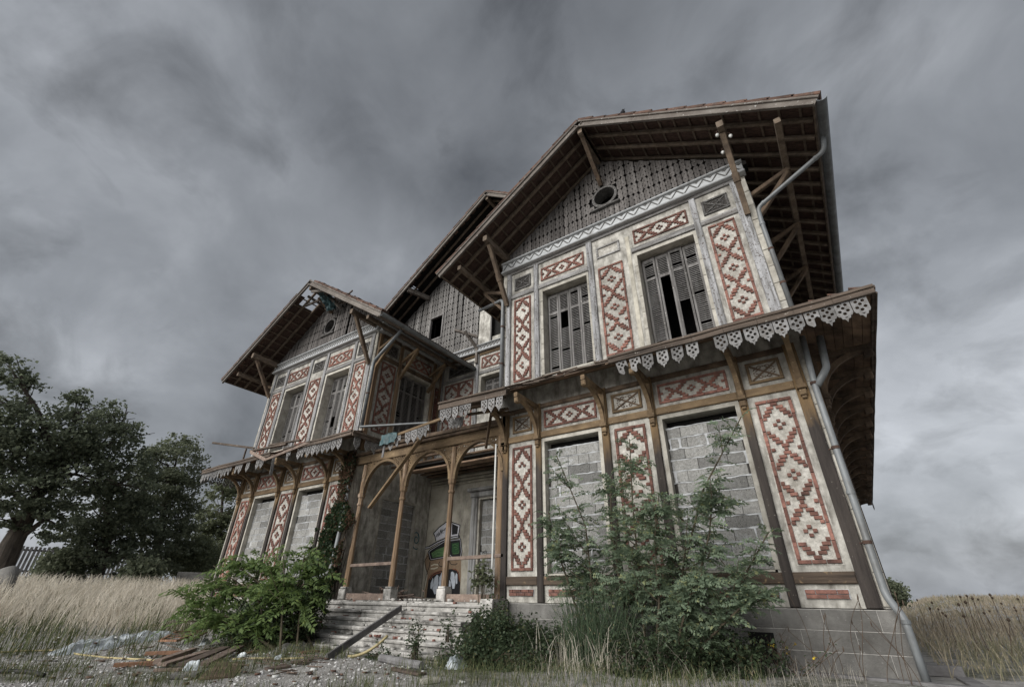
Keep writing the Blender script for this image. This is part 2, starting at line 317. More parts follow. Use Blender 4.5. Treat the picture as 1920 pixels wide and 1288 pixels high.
def brick_unit(fr, mb, u0, u1, v0, v1, w=0.024):
    fr.cbox(mb, u0, u1, -0.01, w, v0, v1, 0.004)
def panel_cells_v(wd, ht, per):
    """brick rectangles of an upright diamond panel, origin at its lower left corner"""
    t = 0.056; out = []; g = 0.004
    n = 3
    for k in range(n):
        a = wd*k/n; out += [(a+g/2, a+wd/n-g/2, 0, t-g), (a+g/2, a+wd/n-g/2, ht-t+g, ht)]
    m_ = max(3, round((ht-2*t)/0.23))
    for k in range(m_):
        a = t+(ht-2*t)*k/m_; b = t+(ht-2*t)*(k+1)/m_
        out += [(0, t-g, a+g/2, b-g/2), (wd-t+g, wd, a+g/2, b-g/2)]
    rows = 14*per-1; ph = (ht-2*t)/rows; c = wd/2; iw = wd/2-t; bw = 0.054*wd/0.53
    def row(r, cx, hw):
        a, b = max(c+cx-hw, t), min(c+cx+hw, wd-t)
        if b-a > 0.012: out.append((a+0.001, b-0.001, t+r*ph+0.003, t+(r+1)*ph-0.003))
    sh = [0, 0.34, 0.51, 0.69, 0.88]
    for k in range(per):
        r0 = 14*k
        row(r0, 0, bw); row(r0+12, 0, bw)
        for j in range(1, 5):
            for s in (-1, 1):
                row(r0+j, s*sh[j]*iw, bw if j < 4 else bw*0.62); row(r0+12-j, s*sh[j]*iw, bw if j < 4 else bw*0.62)
        q = bw*0.56
        row(r0+5, 0, q); row(r0+7, 0, q); row(r0+6, -2*q, q); row(r0+6, 2*q, q)
        if k < per-1:
            row(r0+13, 0, bw*0.55)
            for s in (-1, 1): row(r0+13, s*(iw-bw*0.55), bw*0.55)
    return out
def panel_cells_h(wd, ht):
    t = 0.05; g = 0.004; out = []
    n = 6
    for k in range(n):
        a = wd*k/n; out += [(a+g/2, a+wd/n-g/2, 0, t-g), (a+g/2, a+wd/n-g/2, ht-t+g, ht)]
    for k in range(2):
        a = t+(ht-2*t)*k/2; b = t+(ht-2*t)*(k+1)/2
        out += [(0, t-g, a+g/2, b-g/2), (wd-t+g, wd, a+g/2, b-g/2)]
    nc = 23; cw = (wd-2*t)/nc; rh = (ht-2*t)/7
    for r in range(7):
        dy = abs(r-3); run = None
        for i in range(nc+1):
            on = False
            if i < nc:
                u = abs(i-11)
                on = abs(abs(u-6.0)-1.25*dy) < 1.05 or (u == 1 and dy == 0) or (u == 0 and dy == 1) or (u >= 10.5 and dy == 0)
            if on and run is None: run = i
            if (not on) and run is not None:
                out.append((t+run*cw+0.001, t+i*cw-0.001, t+r*rh+0.002, t+(r+1)*rh-0.002)); run = None
    return out
def brick_panel(fr, u0, u1, v0, v1, per=3, horiz=False, single=False, skip=()):
    mb = MB(); fr.cbox(mb, u0-0.02, u1+0.02, -0.02, 0.004, v0-0.02, v1+0.02, 0.003)
    pan = mb.build('brick_panel', 'field', villa)
    cells = panel_cells_h(u1-u0, v1-v0) if horiz else panel_cells_v(u1-u0, v1-v0, per)
    if single:
        for i, (a, b, c, d) in enumerate(cells):
            if i in skip or (i > 30 and random.random() < 0.03): continue
            m1 = MB(); j = rnd(-0.007, 0.006); e_ = rnd(0, 0.004); brick_unit(fr, m1, u0+a+e_, u0+b-rnd(0, 0.004), v0+c+rnd(0, 0.003), v0+d-rnd(0, 0.003), 0.034+j); m1.build('brick', 'brick', pan)
    else:
        m1 = MB()
        for i, (a, b, c, d) in enumerate(cells):
            if i > 30 and random.random() < 0.03: continue
            brick_unit(fr, m1, u0+a, u0+b, v0+c, v0+d, 0.034+rnd(-0.007, 0.006))
        m1.build('brickwork', 'brick', pan, 'stuff')
    return pan

def carved_panel(fr, u0, u1, v0, v1, frame='carved', fill='carved', back='carvedback', plain=False):
    mb = MB(); fr.box(mb, u0, u1, -0.02, 0.006, v0, v1)
    pan = mb.build('carved_panel', 'field' if plain else back, villa)
    t = 0.05; f = MB()
    fr.cbox(f, u0, u1, 0.0, 0.035, v0, v0+t, 0.01); fr.cbox(f, u0, u1, 0.0, 0.035, v1-t, v1, 0.01)
    fr.cbox(f, u0, u0+t, 0.0, 0.033, v0+t, v1-t, 0.01); fr.cbox(f, u1-t, u1, 0.0, 0.033, v0+t, v1-t, 0.01)
    f.build('panel_frame', frame, pan)
    if plain: return pan
    r = MB(); cu, cv = (u0+u1)/2, (v0+v1)/2; hu, hv = (u1-u0)/2-t-0.01, (v1-v0)/2-t-0.01
    for s in (-1, 1):
        beam(r, fr(cu-hu, 0.012, cv-s*hv), fr(cu+hu, 0.012, cv+s*hv), 0.03, 0.028, fr.N)
    for su in (-1, 1):
        for sv in (-1, 1):
            for k, (ax, ay) in enumerate(((0.52, 0.16), (0.22, 0.50))):
                ctr = (cu+su*hu*(ax+0.12), cv+sv*hv*(ay+0.1)); pts = []
                for i in range(11):
                    a = i/10*4.6; rr = 0.010+0.020*(1-i/10)
                    pts.append(fr(ctr[0]+su*(math.cos(a)*rr*1.7-(1-i/10)*0.025), 0.014, ctr[1]+sv*math.sin(a)*rr*1.3))
                tube(r, pts, 0.0085, 5)
    for (du, dv) in ((0, 0.72), (0, -0.72), (0.75, 0), (-0.75, 0)):
        p = fr(cu+du*hu, 0.01, cv+dv*hv); tube(r, [p-fr.U*0.02, p, p+fr.U*0.02], [0.004, 0.014, 0.004], 6)
    r.build('scroll_ornament', fill, pan)
    return pan

def blocked_opening(fr, u0, u1, v0, v1, depth=0.13, top_gap=0.16, rows=12, label=None, name='blocked_window', seed=0):
    """opening walled up with concrete blocks"""
    rg = random.Random(seed); mb = MB()
    th = 0.30
    fr.box(mb, u0-0.07, u0, -th, 0.012, v0, v1+0.07); fr.box(mb, u1, u1+0.07, -th, 0.012, v0, v1+0.07)
    fr.box(mb, u0, u1, -th, 0.012, v1, v1+0.07); fr.box(mb, u0, u1, -th, 0.010, v0-0.03, v0)
    win = mb.build(name, 'stone', villa)
    b = MB(); fr.box(b, u0, u1, -depth-0.10, -depth-0.012, v0, v1-top_gap); b.build('mortar_bed', 'carvedback', win)
    b = MB(); fr.box(b, u0, u1, -th-0.02, -th+0.02, v0, v1); b.build('backing', 'black', win)  # black sheet gives the dark of the gap above the blocks
    h = (v1-top_gap-v0)/rows
    for r in range(rows):
        u = u0+0.012+(-0.25 if r % 2 else 0)+rg.uniform(-0.05, 0.05); last = (r == 0)
        while u < u1-0.03:
            L = 0.49 if rg.random() < 0.8 else rg.choice((0.16, 0.24, 0.3))
            a, c = max(u, u0+0.012), min(u+L, u1-0.014)
            if c-a > 0.05:
                m1 = MB(); e = rg.uniform(-0.006, 0.006); jj = rg.uniform(0.007, 0.014)
                fr.cbox(m1, a, c-rg.uniform(0.003, 0.008), -depth-0.09, -depth+e, v0+r*h+jj, v0+(r+1)*h-jj*0.6, 0.006)
                m1.build('concrete_block', 'block', win)
            u += L
    # bed joints: pale mortar squeezed out in uneven strips, with a few filled upright joints
    s = MB()
    for r in range(1, rows+1):
        v = v0+r*h; n = 14; up = [0.009+rg.uniform(-0.008, 0.010) for _ in range(n+1)]; dn = [0.008+rg.uniform(-0.007, 0.013) for _ in range(n+1)]
        us = [u0+0.004+(u1-u0-0.008)*i/n for i in range(n+1)]
        fr.plate(s, [[(us[i], v-dn[i]) for i in range(n+1)]+[(us[i], v+up[i]) for i in range(n, -1, -1)]], -depth-0.03, -depth+0.004)
    for k in range(rows):
        r = rg.randrange(0, rows); uu = rg.choice((u0+0.03, u1-0.05, rg.uniform(u0+0.1, u1-0.1), rg.uniform(u0+0.1, u1-0.1))); w_ = rg.uniform(0.02, 0.05)
        fr.plate(s, [[(uu, v0+r*h), (uu+w_, v0+r*h+0.01), (uu+w_*0.8, v0+r*h+h*0.5), (uu+w_*1.1, v0+(r+1)*h), (uu-0.01, v0+(r+1)*h), (uu+0.008, v0+r*h+h*0.4)]], -depth-0.03, -depth+0.0075)
    s.build('mortar_joint', 'mortar', win)
    return win

def shutter_leaf(fr, win, u0, u1, v0, v1, w, skew=0.0, missing=(), tilt=0.0):
    """louvred leaf: stiles, rails and slats; skew swings the leaf outwards at u1"""
    mb = MB(); t = 0.045
    f2 = Fr(fr(u0, w, 0), fr.U) if not skew else Fr(fr(u0, w, 0), (fr.U*math.cos(skew)+fr.N*math.sin(skew)))
    W = u1-u0
    for a in (0.0, W-t): f2.cbox(mb, a, a+t, -0.015, 0.018, v0, v1, 0.004)
    mid = v0+(v1-v0)*0.74
    for c, hh in ((v0, 0.09), (mid, 0.07), (v1-0.07, 0.07)): f2.box(mb, t, W-t, -0.012, 0.015, c, c+hh)
    v = v0+0.10
    while v < v1-0.09:
        fr_ = (v-v0)/(v1-v0)
        if not (mid-0.02 < v < mid+0.08) and not any(a < fr_ < b for a, b in missing) and random.random() > 0.04:
            dz = random.uniform(-0.004, 0.004)
            P = [f2(t-0.005, -0.018, v+0.026), f2(W-t+0.005, -0.018, v+0.026+dz), f2(W-t+0.005, 0.016, v+dz), f2(t-0.005, 0.016, v)]
            P += [p+Vector((0, 0, 0.015)) for p in P]
            mb.add(P, BOXF)
        v += 0.046
    return mb.build('shutter', 'shutter', win)
def shuttered_window(fr, u0, u1, v0, v1, depth=0.24, leaves=None, th=0.36):
    mb = MB(); n = 3
    for a, b in ((u0-0.075, u0), (u1, u1+0.075)):
        vv = v0; k = 0
        while vv < v1+0.07:
            hh = min(0.42, v1+0.075-vv); fr.cbox(mb, a, b, -th, 0.012+0.003*(k % 2), vv+0.002, vv+hh-0.003, 0.006); vv += hh; k += 1
    fr.box(mb, u0, u1, -th, 0.011, v1, v1+0.075); fr.box(mb, u0, u1, -th, 0.014, v0-0.05, v0)
    win = mb.build('shuttered_window', 'stone', villa)
    b = MB(); fr.box(b, u0-0.05, u1+0.05, -th-1.6, -th-1.5, v0-0.1, v1+0.1); b.build('black_room_sheet', 'black', win)  # black sheet stands in for the unlit room behind the shutters
    W = (u1-u0-0.04)/4
    for k in range(4):
        o = (leaves or {}).get(k, {})
        if o.get('gone'): continue
        shutter_leaf(fr, win, u0+0.02+k*W+0.004, u0+0.02+(k+1)*W-0.004, v0+0.03, v1-0.05-o.get('drop', 0), -depth+o.get('dw', 0), o.get('skew', 0), o.get('missing', ()))
    return win

def bracket(fr, u, vb=4.0, vt=4.86, reach=0.82, m='ochre', w=0.10):
    mb = MB()
    fr.cbox(mb, u-w/2-0.01, u+w/2+0.01, 0.05, 0.115, vb+0.10, vt-0.05, 0.01)
    fr.cbox(mb, u-w/2-0.02, u+w/2+0.02, 0.05, 0.15, vb+0.06, vb+0.13, 0.01)
    fr.cbox(mb, u-w/2, u+w/2, 0.05, 0.12, vb-0.05, vb+0.05, 0.012)
    fr.cbox(mb, u-w/2+0.015, u+w/2-0.015, 0.05, 0.10, vb-0.10, vb-0.055, 0.012)
    beam(mb, fr(u, 0.0, vt-0.03), fr(u, reach+0.12, vt-0.03), w*0.9, 0.10)
    fr.cbox(mb, u-w/2, u+w/2, reach-0.02, reach+0.12, vt-0.20, vt-0.085, 0.02)
    b = mb.build('bracket', m, villa)
    br = MB(); pts = []
    for i in range(11):
        a = i/10*math.pi/2
        pts.append(fr(u, 0.09+(reach-0.06)*(1-math.cos(a)), vb+0.12+(vt-vb-0.20)*math.sin(a)))
    strip(br, pts, fr.U, w*0.8, 0.085)
    br.build('curved_brace', m, b)
    return b

def pendant(fr, u, v, w, par, wd=0.19, ht=0.33, rot=0.0, broken=False, hole=True):
    """pierced lambrequin plate hanging from v"""
    h = wd/2
    out = [(-h, 0), (-h, -ht*0.60), (-h*0.80, -ht*0.70), (-h*0.62, -ht*0.70), (-h*0.5, -ht*0.82), (-h*0.22, -ht*0.84), (0, -ht), (h*0.22, -ht*0.84), (h*0.5, -ht*0.82), (h*0.62, -ht*0.70), (h*0.80, -ht*0.70), (h, -ht*0.60), (h, 0)]
    if broken: out = [(-h, 0), (-h, -ht*0.60), (-h*0.80, -ht*0.70), (-h*0.3, -ht*0.84), (0, -ht*0.8), (h*0.1, -ht*0.45), (h*0.55, -ht*0.36), (h, -ht*0.5), (h, 0)]
    holes = []
    if hole:
        rr = wd*0.125
        cs = [(-0.42, -0.16), (0.42, -0.16), (0, -0.30), (-0.5, -0.45), (0.5, -0.45), (0, -0.58), (0, -0.06)]
        for a, b in cs:
            if broken and (a > 0.3 and b < -0.2 or b < -0.5): continue
            r2 = rr if b < -0.1 else rr*0.45
            holes.append([(a*h+r2*math.cos(t), b*ht+r2*math.sin(t)) for t in (i*math.pi/3 for i in range(6))])
        if not broken: holes.append([(-h*0.3, -ht*0.74), (h*0.3, -ht*0.74), (0, -ht*0.80)])
    c, s = math.cos(rot), math.sin(rot)
    T = lambda pl: [(u+x*c-y*s, v+x*s+y*c) for x, y in pl]
    mb = MB(); fr.plate(mb, [T(p) for p in [list(reversed(out))]+holes], w-0.009, w+0.009)
    return mb.build('pendant', 'lace', par)

def frieze(fr, u0, u1, v0, v1, par, step=0.30, leafy=False):
    mb = MB()
    fr.box(mb, u0, u1, -0.02, 0.10, v0+0.06, v1-0.04)
    fr.cbox(mb, u0-0.015, u1+0.015, -0.02, 0.165, v1-0.045, v1, 0.015)
    fr.cbox(mb, u0-0.01, u1+0.01, -0.02, 0.14, v0+0.03, v0+0.065, 0.01)
    fr.cbox(mb, u0-0.015, u1+0.015, -0.02, 0.165, v0-0.02, v0+0.025, 0.015)
    fb = mb.build('frieze_board', 'frieze', par)
    a, b = v0+0.075, v1-0.055; m1 = MB(); u = u0+0.02
    d = step/2
    while u+step < u1:
        if leafy:
            strip(m1, [fr(u+0.04, 0.104, a+0.02), fr(u+0.13, 0.108, (a+b)/2+0.03), fr(u+0.22, 0.104, b-0.02)], fr.N, 0.012, 0.045)
            strip(m1, [fr(u+0.04+d, 0.104, a+0.02), fr(u+0.13+d, 0.108, (a+b)/2+0.03), fr(u+0.22+d, 0.104, b-0.02)], fr.N, 0.012, 0.045)
        else:
            for p, q in (((u, a+0.01), (u+d, b-0.02)), ((u+d, b-0.02), (u+step, a+0.01))):
                beam(m1, fr(p[0], 0.102, p[1]), fr(q[0], 0.102, q[1]), 0.028, 0.016, fr.N)
            fr.plate(m1, [[(u+step-0.06, b-0.012), (u+step, b-0.062), (u+step+0.06, b-0.012)]], 0.095, 0.107)
        u += step
    m1.build('zigzag_moulding', 'friezeline', fb)
    return fb

# ---- gable boarding with star-shaped cut-outs between the boards
def gable(fr, cu, v0, vpeak, half, slope, oc=None, m='plank', pitch=0.132, period=0.385, window=None, umin=None, umax=None):
    bk = MB()
    a0 = cu-half if umin is None else max(umin, cu-half); a1 = cu+half if umax is None else min(umax, cu+half)
    top = lambda u: max(v0+0.05, vpeak-abs(u-cu)*slope)
    pts = [(a0, v0), (a1, v0), (a1, top(a1))]+([(cu, vpeak)] if a0 < cu < a1 else [])+[(a0, top(a0))]
    hole = []
    if oc: hole = [[(oc[0]+oc[2]*math.cos(t), oc[1]+oc[2]*math.sin(t)) for t in (2*math.pi*i/24 for i in range(24))]]
    if window: hole = [[(window[0], window[2]), (window[0], window[3]), (window[1], window[3]), (window[1], window[2])]]
    fr.plate(bk, [pts]+hole, -0.30, -0.06)
    g = bk.build('gable_wall', 'black', villa)  # black backing puts the dark behind the cut-outs into colour
    n = int((a1-a0)/pitch); sv = 0.068; su = 0.050
    for k in range(n+1):
        l = a0+k*pitch; r = l+pitch
        if r > a1+0.01: r = a1
        if r-l < 0.04: continue
        tl, tr = top(l), top(r)
        if max(tl, tr) < v0+0.08: continue
        segs = [(v0, None)]
        if oc and l < oc[0]+oc[2]+0.05 and r > oc[0]-oc[2]-0.05:
            R2 = oc[2]+0.06; dx = min(abs(l-oc[0]), abs(r-oc[0])) if not (l < oc[0] < r) else 0
            hh = math.sqrt(max(0, R2*R2-dx*dx)); segs = [(v0, oc[1]-hh), (oc[1]+hh, None)]
        if window and l < window[1]+0.02 and r > window[0]-0.02:
            segs = [(v0, window[2]-0.05), (window[3]+0.06, None)]
        for s0, s1 in segs:
            b0 = s0; bl = tl if s1 is None else s1; brr = tr if s1 is None else s1
            if min(bl, brr) < b0+0.06: continue
            def edge(u, side, lo, hi):
                out = [(u, lo)]; z = v0+0.12
                while z < hi-0.06:
                    if z > lo+0.06:
                        i = -side
                        out += [(u, z-sv), (u+i*0.022, z-0.022), (u+i*su, z), (u+i*0.022, z+0.022), (u, z+sv)]
                    z2 = z+period/2
                    if lo+0.05 < z2 < hi-0.05:
                        i = -side
                        out += [(u, z2-0.03), (u+i*0.020, z2), (u, z2+0.03)]
                    z += period
                out.append((u, hi)); return out
            gp = 0.0035+random.random()*0.003
            R_ = edge(r-gp, 1, b0, brr); Lf = edge(l+gp, -1, b0, bl)
            poly = R_+list(reversed(Lf))
            holes = []; z = v0+0.12+period*0.27
            while z < min(bl, brr)-0.07:
                for zz_ in (z, z+period*0.46):
                    if b0+0.05 < zz_ < min(bl, brr)-0.05:
                        c = (l+r)/2; q = 0.013; holes.append([(c-q, zz_), (c, zz_+q*1.5), (c+q, zz_), (c, zz_-q*1.5)])
                z += period
            if random.random() < 0.003: continue
            mb = MB(); dw = random.uniform(-0.008, 0.010); ti = random.gauss(0, 0.006); sl = random.gauss(0, 0.012)-(0.07 if random.random() < 0.05 else 0)
            TT = lambda pl: [(x+ti*(y-b0), y+sl) for x, y in pl]
            fr.plate(mb, [TT(poly)]+[TT(h_) for h_ in holes], 0.0+dw, 0.024+dw); mb.build('gable_plank', m, g)
    if oc:
        mb = MB(); N_ = 28; rin, rout = oc[2]-0.015, oc[2]+0.055
        for i in range(N_):
            t0, t1 = 2*math.pi*i/N_, 2*math.pi*(i+1)/N_
            p = lambda r_, t, w: fr(oc[0]+r_*math.cos(t), w, oc[1]+r_*math.sin(t))
            A = [p(rin, t0, -0.32), p(rin, t1, -0.32), p(rin, t1, 0.055), p(rin, t0, 0.055), p(rout, t1, 0.045), p(rout, t0, 0.045), p(rout, t1, 0.0), p(rout, t0, 0.0)]
            mb.add(A, [(0, 1, 2, 3), (3, 2, 4, 5), (5, 4, 6, 7)])
        mb.build('oculus_surround', 'carved', g)
        fl = MB(); fr.cbox(fl, oc[0]-oc[2]-0.10, oc[0]+oc[2]+0.10, 0.0, 0.10, oc[1]-oc[2]-0.11, oc[1]-oc[2]-0.055, 0.01); fl.build('oculus_ledge', 'carved', g)
        bb = MB(); fr.box(bb, oc[0]-oc[2]-0.3, oc[0]+oc[2]+0.3, -0.42, -0.37, oc[1]-oc[2], oc[1]+oc[2]); bb.build('black_loft_sheet', 'black', g)  # black sheet stands in for the unlit loft behind the oculus
    return g

# ---- roofs
def roof(cx, zp, zl, zr, hl, hr, y0, y1, rafter_y, holes_l=(), holes_r=(), gutter_r=None, gutter_l=None, under='tileunder', purl=(), verge=True, holes_any=0.0):
    """gable roof running in y; zp ridge, zl/zr eave heights, hl/hr half widths"""
    mb = MB(); ridge = Vector((cx, 0, zp))
    beam(mb, (cx, y0+0.06, zp-0.30), (cx, y1, zp-0.30), 0.12, 0.20); rf = mb.build('roof', 'rafter', villa)
    for side, hw, ze, holes in ((-1, hl, zl, holes_l), (1, hr, zr, holes_r)):
        eave = Vector((cx+side*hw, 0, ze)); sl = (eave-ridge); L = sl.length; d = sl.normalized()
        nrm = Vector((-d.z*side, 0, d.x*side)); nrm = nrm if nrm.z > 0 else -nrm
        rows = int(L/0.36); cols = int((y1-y0)/0.30)
        tl = L/rows; tw = (y1-y0)/cols
        c = MB(); bt = MB()
        for i in range(rows):
            for j in range(cols):
                if any(a <= i < b and e <= j < f for a, b, e, f in holes): continue
                if holes_any and random.random() < holes_any: continue
                a0, a1 = i*tl, (i+1)*tl+0.03; ya, yb = y0+j*tw+0.002, y0+(j+1)*tw-0.002
                q = []
                for off in (0, 0.022):
                    for (a, y) in ((a0, ya), (a1, ya), (a1, yb), (a0, yb)):
                        lift = 0.020 if a == a1 else 0.0
                        q.append(ridge+d*a+nrm*(off+lift)+Vector((0, y, 0)))
                c.add(q, BOXF)
            if not any(a <= i < b and e <= 0 for a, b, e, f in holes):
                beam(bt, ridge+d*(i*tl+0.08)-nrm*0.022+Vector((0, y0+0.04, 0)), ridge+d*(i*tl+0.08)-nrm*0.022+Vector((0, y1, 0)), 0.045, 0.032, nrm)
        c.build('tile_covering', under, rf, 'stuff'); bt.build('tile_battens', 'black' if under == 'black' else 'rafter', rf, 'stuff')  # black battens: shade under the roof put into their colour
        for y in rafter_y:
            r_ = MB(); k = 0.0
            beam(r_, ridge+d*(0.05)-nrm*0.085+Vector((0, y, 0)), ridge+d*(L-0.06)-nrm*0.085+Vector((0, y, 0)), 0.075, 0.095, nrm); r_.build('rafter', 'rafter', rf)
        # barge board and its cover strip
        b = MB(); beam(b, ridge+d*-0.02-nrm*0.085+Vector((0, y0+0.025, 0)), ridge+d*(L+0.02)-nrm*0.085+Vector((0, y0+0.025, 0)), 0.045, 0.20, nrm, 0.006)
        beam(b, ridge+d*-0.02-nrm*0.012+Vector((0, y0-0.01, 0)), ridge+d*(L+0.03)-nrm*0.012+Vector((0, y0-0.01, 0)), 0.05, 0.05, nrm, 0.01)
        beam(b, ridge+d*-0.02-nrm*0.17+Vector((0, y0-0.005, 0)), ridge+d*(L+0.0)-nrm*0.17+Vector((0, y0-0.005, 0)), 0.03, 0.035, nrm, 0.01)
        b.build('barge_board', 'barge', rf)
        e_ = MB(); beam(e_, eave-d*0.03-nrm*0.05+Vector((0, y0+0.06, 0)), eave-d*0.03-nrm*0.05+Vector((0, y1, 0)), 0.035, 0.14, nrm, 0.005); e_.build('eave_board', 'rafter', rf)
        if verge:
            nt = int(L/0.40); step = L/nt
            for k in range(nt):
                if any(a <= k*step/tl < b and e <= 0 for a, b, e, f in holes): continue
                jit = random.uniform(-0.012, 0.012)
                t_ = MB(); p = ridge+d*(k*step-0.01)+nrm*(0.030+jit)+Vector((0, y0+0.10, 0)); q = ridge+d*((k+1)*step+0.03)+nrm*(0.062+jit)+Vector((0, y0+0.10, 0))
                beam(t_, p, q, 0.27, 0.085, nrm, 0.012); t_.build('verge_tile', 'tile', rf)
        g = gutter_r if side > 0 else gutter_l
        if g:
            gm = MB(); yy = g[0]; N_ = 9; cen = eave+d*0.055+Vector((0, 0, -0.045)); ring = []
            vs = []; ys = [y0-0.02, y1]
            for y in ys:
                for i in range(N_+1):
                    t = math.pi+math.pi*i/N_; vs.append(cen+Vector((0.085*math.cos(t), y, 0.085*math.sin(t))))
                for i in range(N_, -1, -1):
                    t = math.pi+math.pi*i/N_; vs.append(cen+Vector((0.078*math.cos(t), y, 0.078*math.sin(t))))
            n_ = 2*(N_+1)
            gm.add(vs, [(i, (i+1) % n_, n_+(i+1) % n_, n_+i) for i in range(n_)]+[tuple(range(n_))])
            gm.build('gutter', 'zinc', rf)
    for (x, z, ya, yb, w, h) in purl:
        p = MB(); beam(p, (x, ya, z), (x, yb, z), w, h); p.build('purlin', 'rafter', rf)
    return rf

# ---- one wing: wall, posts, rails, panels, windows
def wing(ox, oz, main):
    fr = Fr((ox, 0, oz), (1, 0, 0)); NM = 'main' if main else 'left'
    G = lambda i, s: POST[i][s]
    # solid walling bay by bay
    w = MB(); T = -0.36
    L, Rr = -6.10, 0.26
    def W(u0, u1, v0, v1): fr.box(w, u0, u1, T, 0.0, v0, v1)
    base = 0.97
    edges = [(L, -4.96), (-3.52, -2.39), (-0.93, Rr)]
    for a, b in edges: W(a, b, base, 9.42)
    for a, b, wl_, wr_ in ((-4.96, -3.52, -4.925, -3.575), (-2.39, -0.93, -2.335, -0.975)):
        W(a, b, base, 1.40); W(a, wl_, 1.40, 4.055); W(wr_, b, 1.40, 4.055); W(a, b, 4.055, 5.59); W(a, wl_, 5.59, 8.06); W(wr_, b, 5.59, 8.06); W(a, b, 8.06, 9.42)
    wall = w.build('front_wall', 'cream', villa)
    # stone quoins on the outer corner strips
    for (a, b) in ((0.14, 0.262), (-6.102, -5.985)):
        v = base+0.02; k = 0
        while v < 9.0:
            if not (4.75 < v+0.3 < 5.75):
                q = MB(); fr.cbox(q, a, b, -0.1, 0.016+0.004*(k % 2), v+0.004, v+0.395, 0.007); q.build('corner_stone', 'stone', wall)
            v += 0.40; k += 1
    # posts
    for i, (a, b) in enumerate(POST):
        p = MB(); fr.cbox(p, a, b, -0.02, 0.055, base+0.0, 4.92, 0.012); p.build('post', 'darkwood', villa)
        if main and i == 3:
            p = MB()   # this upright has rotted away: a stump of ragged core is left
            fr.cbox(p, a+0.02, b-0.02, -0.02, 0.012, 5.45, 8.7, 0.01); p.build('post', 'dirtywall', villa)
            continue
        p = MB(); fr.cbox(p, a, b, -0.02, 0.050, 5.40, 8.99, 0.012); p.build('post', 'greywood', villa)
    # rails
    for i in range(5):
        a, b = G(i, 1), G(i+1, 0)
        for (v0, v1, m_) in ((1.26, 1.41, 'darkwoodh'), (4.11, 4.25, 'ochre'), (4.80, 4.90, 'brown')):
            r = MB(); fr.cbox(r, a+0.001, b-0.001, -0.02, 0.046, v0, v1, 0.012); r.build('rail', m_, villa)
        if i != 2:
            r = MB(); fr.cbox(r, a+0.001, b-0.001, -0.02, 0.040, 8.13, 8.27, 0.012); r.build('rail', 'greywoodh', villa)
    r = MB(); fr.cbox(r, -5.99, 0.15, -0.02, 0.045, 8.97, 9.075, 0.012); r.build('rail', 'greywoodh', villa)
    # brick panels
    d = 0.0
    for (i, pw) in ((0, None), (2, None), (4, None)):
        a, b = G(i, 1), G(i+1, 0); mgn = 0.105
        u0, u1 = a+mgn, b-mgn
        brick_panel(fr, u0, u1, 1.51, 4.00, 3, single=main and i == 4)
        brick_panel(fr, u0, u1, 5.62, 8.05, 3, single=main and i in (2, 4))
        carved_panel(fr, u0, u1, 4.33, 4.73, 'ochre', 'brown', 'field')
        if main and i == 2: carved_panel(fr, u0, u1-0.02, 8.36, 8.70, 'greywoodh', plain=True)
        else: carved_panel(fr, u0, u1, 8.38, 8.79)
    for (u0, u1) in ((-4.88, -3.61), (-2.30, -1.03)):
        brick_panel(fr, u0, u1, 4.32, 4.72, horiz=True); brick_panel(fr, u0, u1, 8.37, 8.78, horiz=True)
    # low brick courses on the plinth band
    for (u0, u1) in ((-5.76, -5.20), (-4.86, -3.62), (-3.27, -2.63), (-2.29, -1.03), (-0.70, -0.19)):
        pb = MB(); fr.cbox(pb, u0-0.01, u1+0.01, -0.01, 0.006, 1.075, 1.195, 0.003); pan = pb.build('brick_course', 'mortar', villa)
        n = max(2, round((u1-u0)/0.21)); m1 = MB()
        for row in range(2):
            for k in range(-1, n+1):
                s = (u1-u0)/n; a = u0+(k+0.5*row)*s; b = a+s-0.008; a = max(a, u0); b = min(b, u1)
                if b-a > 0.03: fr.cbox(m1, a, b, -0.01, 0.030+rnd(-0.003, 0.003), 1.08+row*0.058, 1.08+row*0.058+0.051, 0.004)
        m1.build('brickwork', 'brick', pan, 'stuff')
    # windows
    blocked_opening(fr, -4.89, -3.61, 1.45, 4.02, seed=1+main*10)
    blocked_opening(fr, -2.30, -1.01, 1.45, 4.02, seed=2+main*10)
    if main:
        shuttered_window(fr, -4.84, -3.58, 5.62, 8.02, leaves={1: dict(missing=((0.52, 0.72),), dw=0.0)})
        shuttered_window(fr, -2.28, -1.00, 5.62, 8.02, leaves={0: dict(skew=0.10), 1: dict(missing=((0.02, 0.72),), dw=0.01), 2: dict(missing=((0.02, 0.40),), skew=-0.05, dw=0.05), 3: dict(skew=0.02)})
    else:
        shuttered_window(fr, -4.84, -3.58, 5.62, 8.02, depth=0.30, leaves={2: dict(missing=((0.5, 0.62),))})
        shuttered_window(fr, -2.28, -1.00, 5.62, 8.02, depth=0.30, leaves={1: dict(missing=((0.2, 0.35),))})
    # plinth of cement blocks
    f = MB(); fr.box(f, L-0.05, Rr+0.05, -0.40, 0.050, -0.6-oz, 0.958); pl = f.build('plinth', 'jointw', villa)
    v = 0.955; row = 0
    while v > (0.0):
        u = L-0.055; u -= 0.3*(row % 2)
        while u < Rr+0.05:
            a, b = max(u, L-0.055), min(u+0.62, Rr+0.055)
            if b-a > 0.04:
                if True:
                    q = MB(); fr.cbox(q, a+0.0025, b-0.0025, -0.1, 0.056, v-0.24+0.0025, v-0.0025, 0.003); q.build('cement_block', 'cement', pl)
            u += 0.62
        v -= 0.242; row += 1
    if main:
        vent = MB(); fr.box(vent, -1.55, -1.22, -0.2, 0.059, 0.30, 0.66); vent.build('cellar_vent', 'black', pl)  # solid black box; its colour stands in for the dark hole
    # gable, frieze
    frieze(fr, -6.09, 0.29, 9.08, 9.42, villa, leafy=not main)
